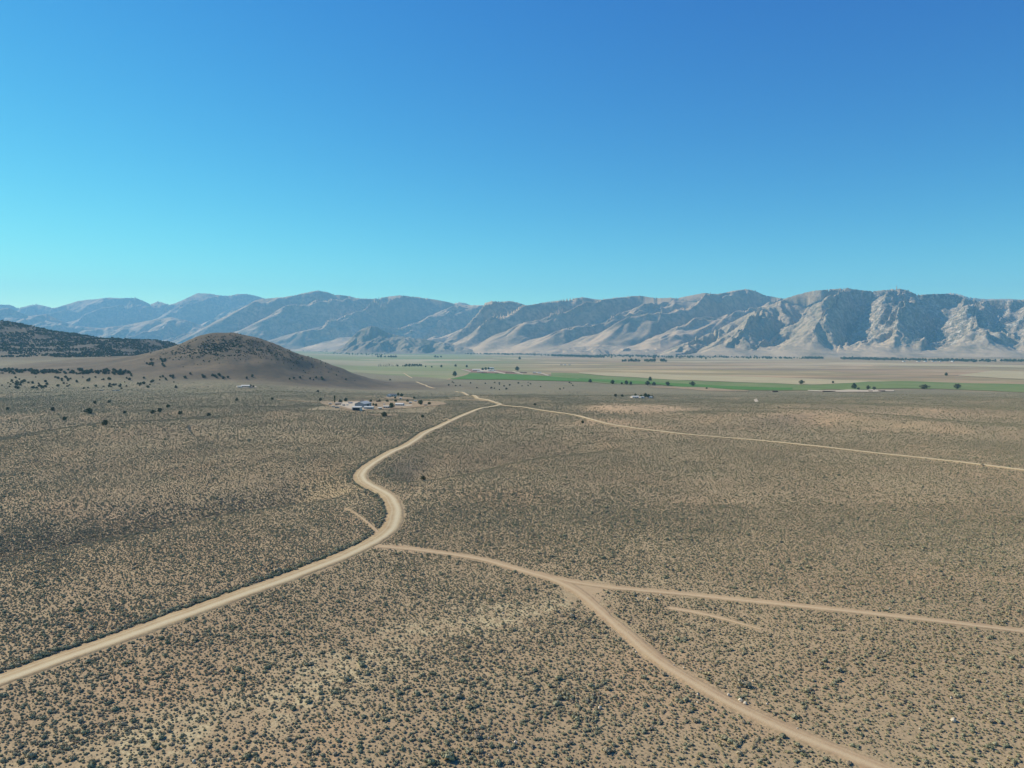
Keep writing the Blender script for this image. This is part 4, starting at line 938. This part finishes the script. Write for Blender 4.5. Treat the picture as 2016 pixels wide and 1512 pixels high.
for i, px in enumerate((1808, 1822, 1836, 1843, 1851, 1779, 1875)):
    o = gable('far_house', px, 712.2, 22, 14, 5, 2.5, .3*i, WHT, MET, 'tiny white building along the far right tree belt', 'house', door=False, wins=0, group='white buildings along the far tree belt')
for (px, py, L, W, H, R, rz, wm, rm, sh_, lab) in [(748,806,5,3.5,2.4,.5,.4,TAN,WHT,1,'tiny tan shed in the yard between barn and pinkish trailer'), (808,795,4,3,2.3,.6,.1,BRN,MET,0,'small brown shed right of the long low house'),
        (690,795,6,3,2.2,.4,.9,GRY,GRY,1,'grey lean-to left behind the largest barn'), (745,791.5,7,3,2.2,.5,.1,BRN,BRN,1,'low brown run-in shed near the row of young trees'), (650,797,4,3,2.2,.5,.3,TAN,MET,0,'tiny shed left of the small tan house'),
        (713,792,6,3,2.3,.5,0,BRN,RGD,1,'reddish brown shed behind the largest barn'), (838,799,5,3,2.2,.5,.2,TAN,TAN,0,'small tan shed at the right end of the clearing'), (818,791,4,3,2.2,.5,.1,GRY,MET,0,'little grey shed by the drive above the clearing')]:
    gable('shed', px, py, L, W, H, R, rz, wm, rm, lab, 'shed', door=False, wins=0, shed=bool(sh_))
def water_tank(px, py, r, h, label):
    V = []; N = 14
    for zz, rr in ((-.3, r), (h, r), (h+.35, r*.45)):
        for i in range(N): V.append((rr*math.cos(2*math.pi*i/N), rr*math.sin(2*math.pi*i/N), zz))
    e_ = empty('water_tank', at(px, py))
    build('tank', V[:2*N], [(i, (i+1) % N, N+(i+1) % N, N+i) for i in range(N)], WHT, e_)
    build('lid', V[N:], [(i, (i+1) % N, N+(i+1) % N, N+i) for i in range(N)]+[tuple(range(N, 2*N))], MET, e_); tag(e_, label, 'tank')
water_tank(684, 799, 1.6, 2.4, 'round white tank between the tan house and the largest barn'); water_tank(756, 797.5, 1.3, 2.0, 'small round white tank behind the pinkish trailer')
# vehicles at the homestead
def vehicle(px, py, rz, body, label, cat, L=5.0, van=False):
    e_ = empty('parked_van' if van else 'parked_pickup', at(px, py), rz); V = []
    top = 2.2 if van else 1.75
    side = [(-L/2,.45),(L/2,.45),(L/2,1.0),(L/2-.9,1.1),(L/2-1.5,top),(-L/2+(.1 if van else 2.0),top),(-L/2+(.0 if van else 1.9),1.1 if not van else 1.2),(-L/2,1.1)]
    n_ = len(side); V = [(x_, -.95, z_) for x_, z_ in side]+[(x_, .95, z_) for x_, z_ in side]
    Fc = [tuple(range(n_)), tuple(range(2*n_-1, n_-1, -1))]+[(i+n_, (i+1) % n_+n_, (i+1) % n_, i) for i in range(n_)]
    build('body', V, Fc, body, e_)
    V = []; Fc = []; x0 = -L/2+(.5 if van else 2.2); box(x0, L/2-1.5, -.97, .97, 1.2, top-.2, V, Fc); build('window', V, Fc, GLS, e_)
    for sx in (-L/2+.9, L/2-.9):
        for sy in (-.9, .9):
            V = [(sx+.38*math.cos(q*math.pi/6), sy+d, .38+.38*math.sin(q*math.pi/6)) for d in (-.12, .12) for q in range(12)]
            Fc = [tuple(range(12)), tuple(range(23, 11, -1))]+[(q, (q+1) % 12, 12+(q+1) % 12, 12+q) for q in range(12)]
            build('wheel', V, Fc, DRK, e_)
    return tag(e_, label, cat)
vehicle(677, 799, .5, WHT, 'white vehicle parked right of the small tan house', 'van', 6, True)
vehicle(656, 801, 1.0, WHT, 'white vehicle parked below the narrow poplar', 'pickup')
vehicle(664, 803.5, .1, WHT, 'white vehicle at the lower left edge of the homestead yard', 'van', 6.5, True)
vehicle(200, 769.5, .1, WHT, 'white vehicle, left one on the left plain below the junipers', 'van', 7, True)
vehicle(224, 769.5, .0, WHT, 'white vehicle, middle one on the left plain below the junipers', 'pickup', 6)
vehicle(232, 769.8, .2, WHT, 'white vehicle, right one on the left plain below the junipers', 'van', 7, True)

# ------------------------------------------------------------------ pale stones in the scrub
STM = flatmat('pale_stone', (0.60, 0.50, 0.37, 1), .15, 3)
def stone(seed):
    r_ = random.Random(seed); V = []; N = 8
    for j, (zz, rr) in enumerate(((-.15, .8), (.15, 1.0), (.42, .72), (.55, .3))):
        for i in range(N): q = r_.uniform(.75, 1.2); a = 2*math.pi*i/N; V.append((rr*q*math.cos(a)*.5, rr*q*math.sin(a)*.4, zz*r_.uniform(.85, 1.1)))
    Fc = [(j*N+i, j*N+(i+1) % N, (j+1)*N+(i+1) % N, (j+1)*N+i) for j in range(3) for i in range(N)]+[tuple(range(3*N, 4*N))]
    me = bpy.data.meshes.new('stone'); me.from_pydata(V, [], Fc); me.materials.append(STM); return me
SM = [stone(i) for i in range(4)]
STN = [(990,1208,.8),(1216,1130,1),(1265,1118,.7),(1169,1352,1.1),(1181,1395,1.3),(1015,1464,1.3),(1001,1481,1.0),(913,1455,.7),(962,1454,.7),(992,1406,.6),(1181,1300,.6),(1252,1285,.9),(1248,1279,.6),(1236,1246,.6),(1136,1369,.6),(983,1464,.5),
       (1275,1180,1.4),(1327,1311,.8),(1347,1316,.7),(1379,1318,.7),(1374,1368,.9),(1434,1370,1.2),(1458,1381,1.5),(1467,1386,1.2),(1373,1384,.8),(1482,1342,.8),(1311,1393,.6),(1510,1387,.7),(1877,1420,1.7),(1872,1375,.7),(1741,1284,.8),
       (1725,1443,.8),(1811,1436,.7),(1570,1436,.7),(1615,1280,.7),(1673,1230,.8),(1751,1199,.9),(1943,1342,.6),(357,1250,1),(284,1273,.8),(239,1309,.7),(381,1501,1.2),(452,1497,.9),(362,1470,.8),(1100,1345,.5),(1040,1250,.6),(1560,1180,.6),(1300,1172,.9),(1430,1165,.6)]
for i, (px, py, s_) in enumerate(STN):
    o = bpy.data.objects.new('stone', SM[i % 4]); C.objects.link(o); p = at(px, py); o.location = (p[0], p[1], p[2]+.08); o.scale = (s_*.85,)*3; o.rotation_euler = (0, 0, random.uniform(0, 6))
    lab = 'small pale stone lying on bare soil between the sagebrush'
    if (px, py) == (1877, 1420): lab = 'largest white stone, alone near the lower right corner'
    elif (px, py) == (1458, 1381): lab = 'largest white stone beside the lower dirt track'
    elif (px, py) == (1275, 1180): lab = 'white stone in the dark brush just below the upper track fork'
    tag(o, lab, 'stone', 'pale stones among the sagebrush')

# ------------------------------------------------------------------ haze
hm = bpy.data.materials.new('haze'); hm.use_nodes = True; t = hm.node_tree; t.nodes.clear()
pv = t.nodes.new('ShaderNodeVolumePrincipled'); pv.inputs['Color'].default_value = (0.29, 0.67, 1.0, 1); pv.inputs['Density'].default_value = 4.0e-5
pv.inputs['Anisotropy'].default_value = 0.1
ou = t.nodes.new('ShaderNodeOutputMaterial'); t.links.new(pv.outputs[0], ou.inputs['Volume'])
V = []; Fc = []; box(-29000, 29000, -800, 26500, -80, 2350, V, Fc)
hz = build('haze', V, Fc, hm); tag(hz, 'pale blue haze filling the air over the valley', 'haze', kind='stuff')
